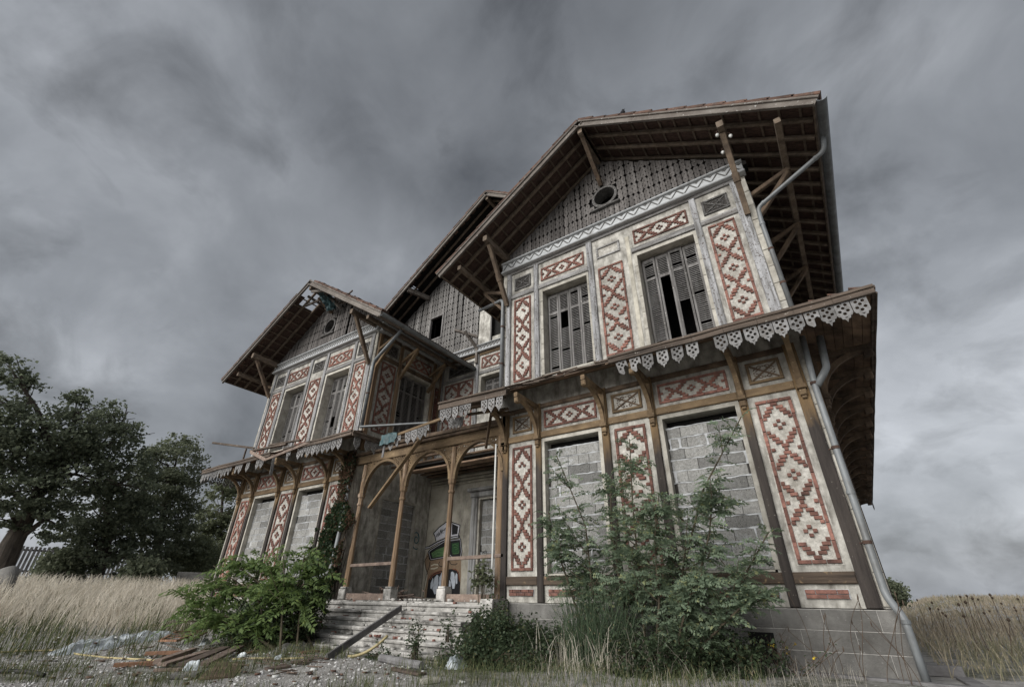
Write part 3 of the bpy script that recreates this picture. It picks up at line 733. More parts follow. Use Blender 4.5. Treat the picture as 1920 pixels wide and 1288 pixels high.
    gable(fr, -2.915, 9.42, 12.02-0.32, 3.30, 0.667, oc=(-2.87, 10.31, 0.30))
    return fr

frM = wing(0.0, 0.0, 1)
frL = wing(-11.62, -0.09, 0)
roofM = roof(-2.915, 12.02, 8.95, 8.95, 4.60, 4.60, -1.25, 14.0,
             [-0.80, -0.36]+[0.08+0.46*i for i in range(18)], gutter_r=(0,), gutter_l=None,
             purl=[(0.12, 9.56, -1.16, 0.1, 0.13, 0.17), (-5.95, 9.56, -1.16, 0.1, 0.13, 0.17), (1.03, 8.99, -1.10, 9.0, 0.11, 0.13), (-6.86, 8.99, -1.10, 3.2, 0.11, 0.13)])
roofL = roof(-14.535, 11.72, 8.66, 8.50, 4.80, 4.80, -1.25, 9.0,
             [-0.80, -0.36]+[0.08+0.46*i for i in range(7)], gutter_r=(0,),
             holes_l=((0, 2, 0, 3), (0, 3, 1, 3), (0, 1, 3, 4)), holes_r=((0, 1, 0, 3), (1, 2, 1, 3)),
             purl=[(-11.5, 9.23, -1.14, 0.1, 0.13, 0.17), (-17.57, 9.33, -1.16, 0.1, 0.14, 0.20), (-10.6, 8.70, -1.10, 3.2, 0.11, 0.13), (-18.5, 8.78, -1.10, 3.2, 0.11, 0.14)])

# struts that carry the verge purlins, with shaped ends
def strut(p, q, w=0.11, h=0.12, m='strutwood', knee=None):
    mb = MB(); beam(mb, p, q, w, h, (0, -1, 0.2))
    if knee:
        k = Vector(p).lerp(Vector(q), knee); beam(mb, k-(Vector(q)-Vector(p)).normalized()*0.09, k+(Vector(q)-Vector(p)).normalized()*0.09, w+0.03, h+0.03, (0, -1, 0.2), 0.03)
    return mb.build('strut', m, villa)
strut((0.10, -0.06, 7.95), (0.12, -0.95, 9.48), knee=0.45); strut((-5.93, -0.06, 7.95), (-5.95, -0.95, 9.48), knee=0.45)
strut((-11.55, -0.06, 7.75), (-11.5, -0.95, 9.18), knee=0.45); strut((-17.55, -0.06, 7.9), (-17.57, -0.95, 9.2), knee=0.4, m='brown')
strut((-2.915, -0.06, 10.72), (-2.915, -1.05, 11.66), m='brown'); strut((-14.535, -0.06, 10.85), (-14.535, -0.75, 11.2), m='brown')
b_ = MB(); beam(b_, (-2.915, -1.16, 11.70), (-2.915, 0.1, 11.70), 0.12, 0.2); b_.build('purlin', 'rafter', roofM)
# side struts under the eaves: horizontal arm and brace
def eave_strut(xw, y, sgn, z0=8.0, m='brown', xe=None):
    mb = MB(); xe = xe if xe is not None else xw+sgn*0.80
    beam(mb, (xw, y, z0+0.55), (xe, y, z0+0.86), 0.09, 0.10); beam(mb, (xw, y, z0-0.10), (xe-sgn*0.05, y, z0+0.78), 0.09, 0.11, (0, 1, 0)); return mb.build('eave_strut', m, villa)
for y in (0.12, 2.0, 3.9, 5.8, 7.7): eave_strut(0.26, y, 1)
for y in (0.12, 2.0): eave_strut(-6.10, y, -1)
for y in (0.10, 1.15, 2.55): eave_strut(-11.36, y, 1, 7.72, 'ochre')
for y in (0.15,): eave_strut(-17.72, y, -1, 7.85)

# ---- shell behind the front: side walls, back wall, floors
sh = MB(); WX = Fr((0, 0, 0), (1, 0, 0))
def wbox(mb, x0, x1, y0, y1, z0, z1):
    P = [Vector(p) for p in ((x0, y0, z0), (x1, y0, z0), (x1, y1, z0), (x0, y1, z0), (x0, y0, z1), (x1, y0, z1), (x1, y1, z1), (x0, y1, z1))]
    mb.add(P, BOXF)
wbox(sh, -0.09, 0.255, 0.37, 17.0, -0.5, 9.3)
sh.build('side_wall', 'cream', villa)
sh = MB(); wbox(sh, -17.715, -17.37, 0.37, 17.0, -0.5, 9.0); sh.build('side_wall', 'cream', villa)
sh = MB(); wbox(sh, -6.095, -5.75, 0.37, 3.24, -0.5, 9.3); sh.build('side_wall', 'dirtywall', villa)
sh = MB(); wbox(sh, -17.3, -0.1, 16.7, 17.0, -0.5, 9.3); sh.build('back_wall', 'cream', villa)
sh = MB(); wbox(sh, -17.3, -11.72, 0.4, 16.6, 5.0, 5.2); wbox(sh, -5.74, -0.1, 0.4, 16.6, 5.0, 5.2); wbox(sh, -17.3, -11.72, 0.4, 16.6, 9.0, 9.2); wbox(sh, -5.74, -0.1, 0.4, 16.6, 9.1, 9.25)
sh.build('inner_floor', 'black', villa)

# ---- awning around the wings at first floor height
def awning(fr, u0, u1, uw0, uw1, v_in, v_out, reach, gaps, pend, left_side=None, right_side=None):
    """front awning: sloping tiled slab on boards; gaps = u ranges where the edge has rotted off"""
    top = MB(); N_ = int((u1-u0)/0.21)
    rows = 4
    for j in range(N_):
        a, b = u0+(u1-u0)*j/N_, u0+(u1-u0)*(j+1)/N_
        mid = (a+b)/2; g = any(x0 < mid < x1 for x0, x1 in gaps)
        for i in range(rows):
            if g and i == rows-1: continue
            if g and i == rows-2 and random.random() < 0.35: continue
            w0, w1 = reach*i/rows, reach*(i+1)/rows+0.04
            # hipped ends: the slab narrows towards the wall
            lim0 = uw0-(uw0-u0)*((i+1)/rows); lim1 = uw1+(u1-uw1)*((i+1)/rows)
            if mid < lim0 or mid > lim1: continue
            va, vb_ = v_in+(v_out-v_in)*i/rows, v_in+(v_out-v_in)*(i+1)/rows
            dz = random.uniform(-0.006, 0.006)
            P = [fr(a+0.003, w0, va+dz), fr(b-0.003, w0, va+dz), fr(b-0.003, w1, vb_+0.018+dz), fr(a+0.003, w1, vb_+0.018+dz)]
            P += [p+Vector((0, 0, 0.024)) for p in P]
            top.add(P, [tuple(reversed(f)) for f in BOXF])
    aw = top.build('awning', 'tile', villa)
    nb = 8
    for k in range(nb):
        w0, w1 = reach*k/nb+0.003, reach*(k+1)/nb-0.004
        segs = [(u0+0.02, u1-0.02)]
        if k >= nb-2 and gaps:
            segs = []; c = u0+0.02
            for x0, x1 in gaps: segs.append((c, x0+rnd(-0.1, 0.2))); c = x1+rnd(-0.2, 0.1)
            segs.append((c, u1-0.02))
        for a, b in segs:
            fa = (k+0.5)/nb
            a = max(a, uw0-(uw0-u0)*fa); b = min(b, uw1+(u1-uw1)*fa)
            if b-a < 0.05: continue
            m1 = MB(); vv = lambda w: v_in+(v_out-v_in)*w/reach-0.03
            P = [fr(a, w0, vv(w0)-0.022), fr(b, w0, vv(w0)-0.022), fr(b, w1, vv(w1)-0.022), fr(a, w1, vv(w1)-0.022)]
            P += [p+Vector((0, 0, 0.02)) for p in P]
            m1.add(P, [tuple(reversed(f)) for f in BOXF]); m1.build('soffit_board', 'soffit', aw)
    # fascia in lengths between the gaps
    c = u0; runs = []
    for x0, x1 in gaps: runs.append((c, x0)); c = x1
    runs.append((c, u1))
    for a, b in runs:
        if b-a < 0.2: continue
        m1 = MB(); n = max(2, int((b-a)/0.5)); sag = [rnd(-0.012, 0.012) for _ in range(n+1)]
        for k in range(n):
            p, q = a+(b-a)*k/n, a+(b-a)*(k+1)/n
            beam(m1, fr(p, reach, v_out-0.02+sag[k]), fr(q+0.004, reach, v_out-0.02+sag[k+1]), 0.05, 0.13, c=0.008)
            beam(m1, fr(p, reach+0.035, v_out+0.03+sag[k]), fr(q+0.004, reach+0.035, v_out+0.03+sag[k+1]), 0.03, 0.05, c=0.008)
            beam(m1, fr(p, reach+0.03, v_out-0.08+sag[k]), fr(q+0.004, reach+0.03, v_out-0.08+sag[k+1]), 0.03, 0.03, c=0.006)
        m1.build('fascia', 'fascia', aw)
    for (u, rot, br) in pend:
        pendant(fr, u, v_out-0.085, reach-0.005, aw, wd=0.20, ht=0.34, rot=rot, broken=br)
    return aw
pm = [(-2.62, 0.25, True), (-2.35, 0.1, True)]+[(u, rnd(-0.03, 0.03), False) for u in (-2.11, -1.84, -1.58, -1.32)]+[(u, rnd(-0.025, 0.025), u == 0.46) for u in (-0.86, -0.64, -0.40, -0.18, 0.03, 0.245, 0.46, 0.655, 0.85, 1.06)]
awM = awning(frM, -6.2, 1.28, -6.1, 0.26, 5.42, 5.0, 1.0, [(-6.25, -2.85)], pm)
# ragged rotten edge left of the break
rg_ = MB(); u = -6.2
for k in range(26):
    L_ = rnd(0.25, 0.7); w_ = rnd(0.62, 0.86); v_ = 5.42-0.42*w_+rnd(-0.03, 0.05)
    beam(rg_, frM(u, w_, v_), frM(min(u+L_, -2.8), w_+rnd(-0.05, 0.05), v_+rnd(-0.04, 0.03)), 0.05, rnd(0.015, 0.04), c=0.004); u += 0.13
rg_.build('rotten_edge', 'fascia', awM)
# the awning of the side: seen from below, running back
frS = Fr((0.26, 0, 0), (0, 1, 0))
awS = awning(frS, -1.0, 17.4, 0.0, 16.4, 5.42, 5.0, 1.0, [(17.5, 17.6)], [(17.2-0.21*i, 0, False) for i in range(3)])
for i in range(16): bracket(frS, 0.62+1.05*i, m='brown')
pl_ = [(-17.62-0.0+0.0, 0, 0)]
def at_l(x): return x+11.62
pn = [(at_l(-18.66+0.235*i), rnd(-0.06, 0.06), random.random() < 0.3) for i in range(14) if i not in (9, 12)]+[(at_l(-15.0+0.24*i), rnd(-0.05, 0.05), False) for i in range(2)]+[(at_l(-13.32), 0.15, True)]+[(at_l(-12.75+0.235*i), rnd(-0.05, 0.05), i == 1) for i in range(9)]
awL = awning(frL, -7.18, 1.25, -6.1, 0.26, 5.42, 5.02, 1.0, [(at_l(-14.35), at_l(-13.6)), (at_l(-12.95), at_l(-12.80))], pn)
frLS = Fr((-11.36, 0, -0.09), (0, 1, 0))
awLS = awning(frLS, -1.0, 0.35, 0.0, 0.35, 5.42, 5.02, 1.0, [(0.36, 0.4)], [(-0.80, 0.05, False), (-0.42, -0.04, False), (-0.19, 0.05, False), (0.03, 0.0, False), (0.26, 0.3, True)])
frLL = Fr((-17.72, 17.0, -0.09), (0, -1, 0))
awLL = awning(frLL, 8.0, 18.0, 9.0, 17.0, 5.42, 5.02, 1.0, [(7.0, 7.5)], [(17.85-0.235*i, 0, False) for i in range(14)])
for fr_ in (frM, frL):
    for i, (a, b) in enumerate(POST): bracket(fr_, (a+b)/2)
# broken lengths of moulding dangling from the left awning
def stick(par, p, q, w, h, m='oldwood', name='loose_board', up=(0, 0, 1)):
    mb = MB(); beam(mb, p, q, w, h, up, 0.006); return mb.build(name, m, par)
stick(awL, (-15.55, -1.08, 5.16), (-14.0, -1.3, 4.62), 0.03, 0.10); stick(awL, (-14.0, -1.3, 4.62), (-12.2, -1.0, 4.98), 0.03, 0.08)
stick(awL, (-14.2, -0.95, 4.9), (-14.05, -0.98, 4.25), 0.09, 0.02, 'lace')
stick(awL, (-18.45, -1.15, 5.92), (-16.7, -0.45, 5.62), 0.05, 0.07, 'fascia'); stick(awL, (-17.0, -0.57, 5.2), (-17.0, -0.57, 5.62), 0.05, 0.05, 'fascia')
stick(awL, (-15.9, -0.9, 5.28), (-14.3, -0.6, 5.34), 0.10, 0.06, 'fascia'); stick(awL, (-15.2, -0.7, 5.42), (-13.9, -0.4, 5.46), 0.08, 0.05, 'fascia')
stick(awLS, (-10.36, 0.32, 4.9), (-10.25, 0.42, 4.2), 0.05, 0.015, 'lace')

# framing of the long side wall
pb = MB(); frS.box(pb, -0.04, 17.0, -0.3, 0.050, -0.6, 0.958); pls = pb.build('plinth', 'cement', villa)
for i in range(10):
    u = 0.02+1.80*i
    p = MB(); frS.cbox(p, u, u+0.15, -0.02, 0.014, 0.97, 4.92, 0.006); p.build('post', 'darkwood', villa)
    p = MB(); frS.cbox(p, u, u+0.15, -0.02, 0.014, 5.42, 8.6, 0.006); p.build('post', 'greywood', villa)
    if i == 9: break
    a, b = u+0.152, u+1.80-0.002
    for (v0, v1, m_) in ((1.26, 1.41, 'darkwoodh'), (4.11, 4.25, 'ochre'), (8.13, 8.27, 'greywoodh')):
        r = MB(); frS.cbox(r, a, b, -0.02, 0.012, v0, v1, 0.005); r.build('rail', m_, villa)
    brick_panel(frS, a+0.25, b-0.25, 4.32, 4.72, horiz=True)
    if i % 2: brick_panel(frS, a+0.50, b-0.50, 1.51, 4.0, 3); brick_panel(frS, a+0.50, b-0.50, 5.62, 8.05, 3)
    else:
        for v0, v1, nm in ((1.5, 4.0, 'block'), (5.65, 8.0, 'shutter')):
            q = MB(); frS.cbox(q, a+0.26, b-0.26, -0.02, 0.02, v0, v1, 0.01); q.build('blind_window', nm, villa)
# ---- recessed middle front with its taller gable
frC = Fr((0, 3.25, 0), (1, 0, 0))
w = MB()
def WC(u0, u1, v0, v1): frC.box(w, u0, u1, -0.36, 0.0, v0, v1)
WC(-11.45, -9.44, 4.705, 9.6); WC(-9.44, -6.0, 4.705, 6.97); WC(-9.44, -6.0, 8.065, 9.6); WC(-7.96, -6.0, 6.97, 8.065)
WC(-17.3, -11.45, 8.8, 9.6); WC(-6.0, -0.4, 8.8, 9.6)
w.build('middle_wall', 'cream', villa)
for a, b in ((-11.46, -11.26), (-9.68, -9.52)):
    p = MB(); frC.cbox(p, a, b, -0.02, 0.06, 4.9, 9.0, 0.012); p.build('post', 'greywood', villa)
for (v0, v1) in ((8.15, 8.26), (8.93, 9.05)):
    for a, b in ((-11.25, -9.69), (-9.51, -6.1)):
        r = MB(); frC.cbox(r, a, b, -0.02, 0.045, v0, v1, 0.012); r.build('rail', 'ochre' if v0 > 8.5 else 'greywoodh', villa)
brick_panel(frC, -11.13, -10.455, 5.6, 8.06, 3); brick_panel(frC, -10.435, -9.76, 5.6, 8.06, 3)
carved_panel(frC, -11.0, -9.78, 8.36, 8.80)
brick_panel(frC, -9.41, -8.25, 8.37, 8.82, horiz=True); carved_panel(frC, -7.9, -7.2, 8.37, 8.82)
shuttered_window(frC, -9.40, -8.0, 7.0, 8.03, depth=0.26)
frieze(frC, -11.3, -6.0, 9.06, 9.34, villa, leafy=True)
gable(frC, -8.73, 9.40, 16.12-0.32, 7.2, 0.737, m='shingle', pitch=0.150, period=0.30, window=(-12.33, -11.66, 10.46, 11.52), umin=-14.6, umax=-9.62)
b = MB(); frC.box(b, -12.40, -11.60, -0.22, 0.05, 10.40, 10.46); frC.box(b, -12.40, -12.33, -0.22, 0.05, 10.46, 11.52); frC.box(b, -11.66, -11.60, -0.22, 0.05, 10.46, 11.52); frC.box(b, -12.42, -11.58, -0.22, 0.06, 11.52, 11.58)
b.build('attic_window_frame', 'shutter', villa)
b = MB(); frC.box(b, -12.4, -11.6, -1.2, -1.1, 10.3, 11.6); b.build('black_loft_sheet', 'black', villa)  # black sheet stands in for the unlit loft behind the attic window
# pale dormer pier with its tall opening
b = MB(); frC.box(b, -9.62, -9.05, -0.36, 0.03, 9.40, 12.6); frC.box(b, -9.05, -7.9, -0.36, 0.02, 10.9, 14.6); frC.box(b, -7.9, -6.0, -0.36, 0.03, 9.40, 13.2); frC.box(b, -9.62, -9.05, -0.36, 0.025, 12.6, 14.6)
b.build('pale_pier', 'cream', villa)
b = MB(); frC.box(b, -9.05, -8.98, -0.1, 0.05, 9.40, 10.9); frC.box(b, -8.98, -7.9, -0.15, -0.12, 9.40, 10.9); b.build('black_window_fill', 'black', villa)  # black fill stands in for the unlit depth of the opening
b = MB(); frC.box(b, -9.05, -8.99, -0.1, 0.06, 9.40, 10.9); frC.box(b, -8.5, -8.45, -0.1, 0.02, 9.40, 10.9); b.build('window_frame', 'shutter', villa)
b = MB(); frC.cbox(b, -14.6, -9.62, -0.05, 0.10, 9.34, 9.40, 0.01); b.build('ledge', 'frieze', villa)
roofC = roof(-8.73, 16.12, 10.2, 10.2, 7.9, 7.9, 2.10, 16.5, [2.55, 2.95], under='black', holes_any=0.002,  # black covering: deep shade under this roof put into the colour
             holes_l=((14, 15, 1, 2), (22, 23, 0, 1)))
eb = MB(); beam(eb, (-12.95, 2.2, 12.75), (-12.6, 3.2, 12.72), 0.13, 0.22); eb.build('purlin', 'barge', roofC)
eb = MB(); beam(eb, (-9.60, 3.2, 9.2), (-9.75, 2.55, 9.75), 0.10, 0.11); beam(eb, (-9.6, 3.15, 8.6), (-9.6, 3.15, 9.4), 0.10, 0.10); beam(eb, (-9.4, 2.9, 9.55), (-10.1, 2.4, 9.82), 0.10, 0.10); eb.build('strut', 'barge', villa)

# ---- side wall of the left wing facing the court
w = MB(); T = -0.36
def WS(u0, u1, v0, v1): frLS.box(w, u0, u1, T, 0.0, v0, v1)
WS(0.36, 1.185, 0.97, 9.3); WS(2.655, 3.24, 0.97, 9.3); WS(1.185, 2.655, 0.97, 1.16); WS(1.185, 2.655, 3.755, 5.59); WS(1.185, 2.655, 8.08, 9.3)
w.build('court_wall', 'cream', villa)
blocked_opening(frLS, 1.22, 2.62, 1.18, 3.72, depth=0.10, top_gap=0.02, seed=33, name='blocked_door')
shuttered_window(frLS, 1.23, 2.62, 5.62, 8.04, depth=0.16)
brick_panel(frLS, 0.33, 0.93, 5.62, 8.05, 3); carved_panel(frLS, 0.36, 0.92, 8.38, 8.79); brick_panel(frLS, 1.34, 2.60, 8.37, 8.78, horiz=True)
brick_panel(frLS, 2.93, 3.10, 5.62, 8.05, 3)
for a, b in ((0.05, 0.20), (1.02, 1.16), (2.72, 2.86), (3.12, 3.24)):
    p = MB(); frLS.cbox(p, a, b, -0.02, 0.055, 4.95, 8.99, 0.012); p.build('post', 'ochre_v', villa)
for a, b in ((0.21, 1.01), (1.17, 2.71)):
    for (v0, v1) in ((8.13, 8.27), (8.93, 9.05)):
        r = MB(); frLS.cbox(r, a, b, -0.02, 0.045, v0, v1, 0.012); r.build('rail', 'brown', villa)
frieze(frLS, 0.0, 3.24, 9.08, 9.42, villa, leafy=True)

# ---- entrance porch: floor, back wall with walled-up door, ceiling, columns, arches
fl = MB(); wbox(fl, -11.36, -6.1, -0.22, 3.25, -0.3, 0.955); fl.build('porch_floor', 'step', villa)
w = MB(); WCg = lambda u0, u1, v0, v1: frC.box(w, u0, u1, -0.36, 0.0, v0, v1)
WCg(-11.355, -9.215, 0.96, 4.70); WCg(-9.215, -7.435, 3.775, 4.70); WCg(-7.435, -6.1, 0.96, 4.70)
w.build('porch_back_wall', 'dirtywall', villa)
blocked_opening(frC, -9.18, -7.47, 0.98, 3.74, depth=0.10, top_gap=0.04, rows=13, seed=44, name='blocked_door')
d_ = MB(); frC.cbox(d_, -9.50, -9.25, 0.0, 0.07, 0.97, 3.80, 0.02); frC.cbox(d_, -9.44, -9.32, 0.06, 0.10, 0.97, 3.80, 0.015)
frC.cbox(d_, -9.60, -7.1, 0.0, 0.20, 3.98, 4.08, 0.03); frC.cbox(d_, -9.52, -7.2, 0.0, 0.10, 3.81, 3.98, 0.02)
d_.build('door_surround', 'palewood', villa)
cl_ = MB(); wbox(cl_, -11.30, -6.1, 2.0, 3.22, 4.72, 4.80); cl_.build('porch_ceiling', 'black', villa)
for k in (0, 2, 3, 5, 6, 7, 8):
    m1 = MB(); y = 0.35+0.33*k; sag = rnd(-0.05, 0.02)
    beam(m1, (-11.3, y, 4.62+sag), (-6.1+rnd(-0.1, 0), y+rnd(-0.04, 0.04), 4.60+sag), rnd(0.10, 0.2), 0.05, c=0.006); m1.build('ceiling_board', 'soffit', villa)
co = MB()
for k in range(3): frC.cbox(co, -11.3, -6.1, 0.0, 0.06+0.05*k, 4.30+0.09*k, 4.37+0.09*k, 0.015)
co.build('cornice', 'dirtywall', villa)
COLX = [-10.78, -9.13, -7.47, -5.90]
def column(x):
    mb = MB(); z0 = 0.955
    def oct_(z, r): return [Vector((x+r*math.cos(math.pi/8+i*math.pi/4), -0.02+r*math.sin(math.pi/8+i*math.pi/4), z)) for i in range(8)]
    prof = [(1.22, 0.075), (1.9, 0.075), (2.0, 0.068), (3.18, 0.062), (3.20, 0.085), (3.24, 0.085), (3.26, 0.066), (3.38, 0.070), (3.42, 0.10), (3.50, 0.105), (3.52, 0.075), (4.30, 0.072)]
    vs = [v for z, r in prof for v in oct_(z, r)]
    mb.add(vs, [(i*8+k, i*8+(k+1) % 8, i*8+8+(k+1) % 8, i*8+8+k) for i in range(len(prof)-1) for k in range(8)])
    c = mb.build('column', 'ochre_v', villa)
    b = MB(); frM.cbox(b, x-0.12, x+0.12, -0.10, 0.14, z0, z0+0.24, 0.02); frM.cbox(b, x-0.10, x+0.10, -0.08, 0.12, z0+0.24, z0+0.29, 0.02); b.build('column_base', 'step', c)
    return c
for x in COLX[:3]: column(x)
ap = MB(); frM.cbox(ap, -6.12, -5.98, -0.05, 0.045, 0.97, 4.6, 0.015); ap.build('post', 'ochre_v', villa)
hb = MB(); beam(hb, (-11.3, 0.02, 4.47), (-5.95, 0.02, 4.47), 0.15, 0.22); hb.build('porch_beam', 'ochre', villa)
hb = MB(); beam(hb, (-11.3, -0.10, 4.62), (-5.95, -0.06, 4.61), 0.12, 0.07); beam(hb, (-9.8, 0.0, 4.78), (-5.95, 0.06, 4.73), 0.16, 0.10); hb.build('porch_beam', 'brown', villa)
def arch(x0, x1):
    c = (x0+x1)/2; r = (x1-x0)/2-0.075; zs = 3.52; hgt = 0.80
    mb = MB(); pts = [Vector((c-r*math.cos(t), -0.02, zs+hgt*math.sin(t))) for t in (math.pi*i/22 for i in range(23))]
    strip(mb, pts, (0, 1, 0), 0.10, 0.065); a = mb.build('arch', 'ochre', villa)
    for s in (-1, 1):
        # pierced spandrel: stepped rings and scrolls inside the corner
        sp = MB(); k = 0
        ring = lambda cu, cv, rr, t: tube(sp, [frM(cu+rr*math.cos(q), 0.02, cv+rr*math.sin(q)) for q in (2*math.pi*i/10 for i in range(11))], t, 5)
        for i in range(9):
            t = 0.62+i*0.105
            if t > 1.42: break
            zc = zs+hgt*math.sin(t); xc = r*math.cos(t)
            gap = 4.36-zc
            px = c+s*(xc+0.055); pz = zc+0.045
            while pz < 4.34:
                rr = min(0.042, (4.37-pz)*0.5+0.01)
                if abs(px-c) < r+0.03: ring(px, pz, rr, 0.014)
                pz += 0.085
        for i in range(7):
            z = 3.75+i*0.088; t = math.asin(min(1, (z-zs)/hgt)); xa = r*math.cos(t)+0.05
            xb = r+0.0; xx = xa+0.03
            while xx < xb+0.02:
                ring(c+s*xx, z, 0.038, 0.014); xx += 0.085
        if sp.v: sp.build('spandrel', 'ochre', a)
for k in range(3): arch(COLX[k], COLX[k+1])
for (x0, x1, z) in ((COLX[0], COLX[1], 1.72), (COLX[2], COLX[3], 1.78)):
    stick(villa, (x0, -0.02, z), (x1, -0.02, z+0.02), 0.07, 0.07, 'oldwood', 'porch_rail'); stick(villa, (x0+0.05, -0.02, 1.03), (x1-0.1, -0.02, 1.03), 0.10, 0.14, 'oldwood', 'porch_rail')
bracket(frM, -5.92, 4.0, 4.86, 0.75)

# wreck of the porch awning: a length still up, a length fallen on the beam
frg = Fr((0, 0, 0), (1, 0, 0))
m1 = MB(); beam(m1, (-7.18, -1.0, 4.96), (-5.22, -1.0, 4.90), 0.06, 0.14, c=0.01); beam(m1, (-7.18, -1.04, 5.05), (-5.22, -1.05, 4.99), 0.05, 0.05); beam(m1, (-7.1, -0.8, 5.06), (-5.3, -0.78, 5.04), 0.3, 0.03); beam(m1, (-7.0, -0.5, 5.1), (-5.7, -0.45, 5.12), 0.25, 0.03)
wr = m1.build('awning_remnant', 'fascia', villa)
for u, r_, br in ((-7.05, 0.05, False), (-6.86, -0.05, False), (-6.66, 0.0, False), (-6.46, 0.15, True), (-6.28, -0.1, True), (-5.82, 0.05, False), (-5.62, 0.0, False), (-5.40, -0.04, False)):
    pendant(frg, u, 4.86+0.03*(u+6.2)*-1, 1.0, wr, wd=0.17, rot=r_, broken=br)
for k, (y, z) in enumerate(((-0.75, 4.92), (-0.5, 4.85), (-0.25, 4.80))):
    stick(wr, (-7.2+0.5*k, y, z), (-5.6, y+0.1, z-0.05), 0.10, 0.04, 'brown')
m1 = MB(); beam(m1, (-9.15, -0.95, 4.50), (-7.15, -0.75, 4.80), 0.06, 0.07, c=0.01); wr2 = m1.build('awning_remnant', 'ochre', villa)
fT = Fr((-9.15, -0.9, 0), Vector((2.0, 0.2, 0)).normalized())
for k in range(10):
    t_ = MB(); p = Vector((-8.95+0.175*k, -0.78+0.018*k, 4.60+0.028*k)); beam(t_, p, p+Vector((0.02, 0.30, 0.13+rnd(-0.03, 0.03))), 0.165, 0.025, c=0.006); t_.build('awning_tile', 'tile', wr2)
for u, br in ((0.32, False), (0.55, True), (0.86, False), (1.05, False), (1.24, False), (1.42, True)):
    pendant(fT, u, 4.46+0.15*u, 0.06, wr2, wd=0.17, rot=0.12, broken=br)
for k in range(4): pendant(Fr((-7.25, -0.5, 0), (0.98, -0.2, 0)), 0.15*k, 4.84-0.02*k, 0.0, wr2, wd=0.14, ht=0.28, rot=rnd(-0.2, 0.2))
mb = MB(); beam(mb, (-10.42, -0.75, 5.16), (-8.75, 0.25, 5.26), 0.09, 0.05); mb.build('fallen_pipe', 'pvc', wr2)
stick(villa, (-9.9, 0.3, 5.02), (-8.6, 0.6, 5.06), 0.08, 0.06, 'fascia'); stick(villa, (-9.6, -0.2, 4.88), (-8.9, 0.4, 4.95), 0.08, 0.10, 'fascia')
stick(villa, (-9.95, -0.35, 3.02), (-7.9, -0.55, 4.75), 0.06, 0.11, 'ochre', 'dangling_beam', (0, -1, 0))
stick(villa, (-6.35, -0.2, 4.05), (-6.18, -0.25, 4.95), 0.02, 0.09, 'brown', 'dangling_beam', (0, -1, 0))
stick(villa, (-9.02, -0.95, 4.05), (-8.98, -0.97, 4.5), 0.07, 0.02, 'greyboard', 'dangling_beam', (0, -1, 0))

# ---- downpipes
def pipe(pts, r=0.05, m='pvc', clips=()):
    mb = MB(); P = []
    pts = [Vector(p) for p in pts]
    for i, p in enumerate(pts):
        if 0 < i < len(pts)-1:
            a, b = (pts[i-1]-p).normalized(), (pts[i+1]-p).normalized(); k = min(0.10, 0.4*(pts[i-1]-p).length, 0.4*(pts[i+1]-p).length)
            for t in (0, 0.25, 0.5, 0.75, 1):
                P.append((p+a*k).lerp(p, t).lerp(p.lerp(p+b*k, t), t))
        else: P.append(p)
    tube(mb, P, r, 14); o = mb.build('downpipe', m, villa, smooth=True)
    for c in clips:
        q = MB(); p, d = Vector(c[0]), Vector(c[1]).normalized(); tube(q, [p-d*0.022, p+d*0.022], r+0.009, 14)
        if len(c) > 2: beam(q, p, p+Vector(c[2]), 0.02, 0.02)
        q.build('pipe_clip', 'rust' if len(c) > 2 else m, o)
    return o
pipe([(1.70, -0.38, 8.84), (1.62, -0.30, 8.55), (0.30, -0.10, 7.98), (0.28, -0.10, 7.6), (0.28, -0.10, 5.42)], 0.043, clips=[((0.28, -0.10, 6.1), (0, 0, 1), (0, 0.12, 0)), ((1.46, -0.276, 8.481), (1.32, -0.2, 0.57)), ((0.42, -0.118, 8.032), (1.32, -0.2, 0.57)), ((0.28, -0.10, 7.55), (0, 0, 1)), ((0.28, -0.10, 6.9), (0, 0, 1), (0, 0.12, 0))])
pipe([(0.28, -0.12, 4.95), (0.22, -0.12, 4.0), (0.20, -0.12, 1.12), (0.30, -0.28, 0.88), (0.30, -0.28, 0.16)], 0.046, clips=[((0.205, -0.12, 2.4), (0, 0, 1)), ((0.22, -0.12, 4.1), (0, 0, 1), (0, 0.14, 0)), ((0.21, -0.12, 3.05), (0, 0, 1), (-0.12, 0.1, 0)), ((0.20, -0.12, 1.75), (0, 0, 1), (-0.12, 0.1, 0)), ((0.30, -0.28, 0.84), (0, 0, 1))])
pipe([(0.52, -0.02, 4.92), (0.46, -0.05, 4.35), (0.40, -0.09, 4.25), (0.25, -0.12, 4.05)], 0.055)
pipe([(-7.42, 0.55, 8.68), (-6.15, -0.05, 8.22), (-6.06, -0.09, 8.1), (-6.05, -0.09, 5.55)], 0.045, clips=[((-6.05, -0.09, 7.3), (0, 0, 1), (0.05, 0.1, 0)), ((-6.05, -0.09, 6.2), (0, 0, 1), (0.05, 0.1, 0))])
pipe([(-9.85, -0.30, 8.36), (-11.20, -0.10, 7.75), (-11.24, -0.10, 7.6), (-11.24, -0.10, 5.5)], 0.055, 'zinc', clips=[((-11.24, -0.1, 6.6), (0, 0, 1), (-0.1, 0.1, 0))])
pipe([(-11.30, -0.12, 4.75), (-11.28, -0.12, 3.2), (-11.12, -0.30, 1.75), (-11.15, -0.32, 1.55), (-11.75, -0.55, 1.32)], 0.055)
mb = MB(); tube(mb, [(-6.155, -0.07, 0.98), (-6.155, -0.07, 4.15)], 0.022, 8); mb.build('white_conduit', 'porcelain', villa)
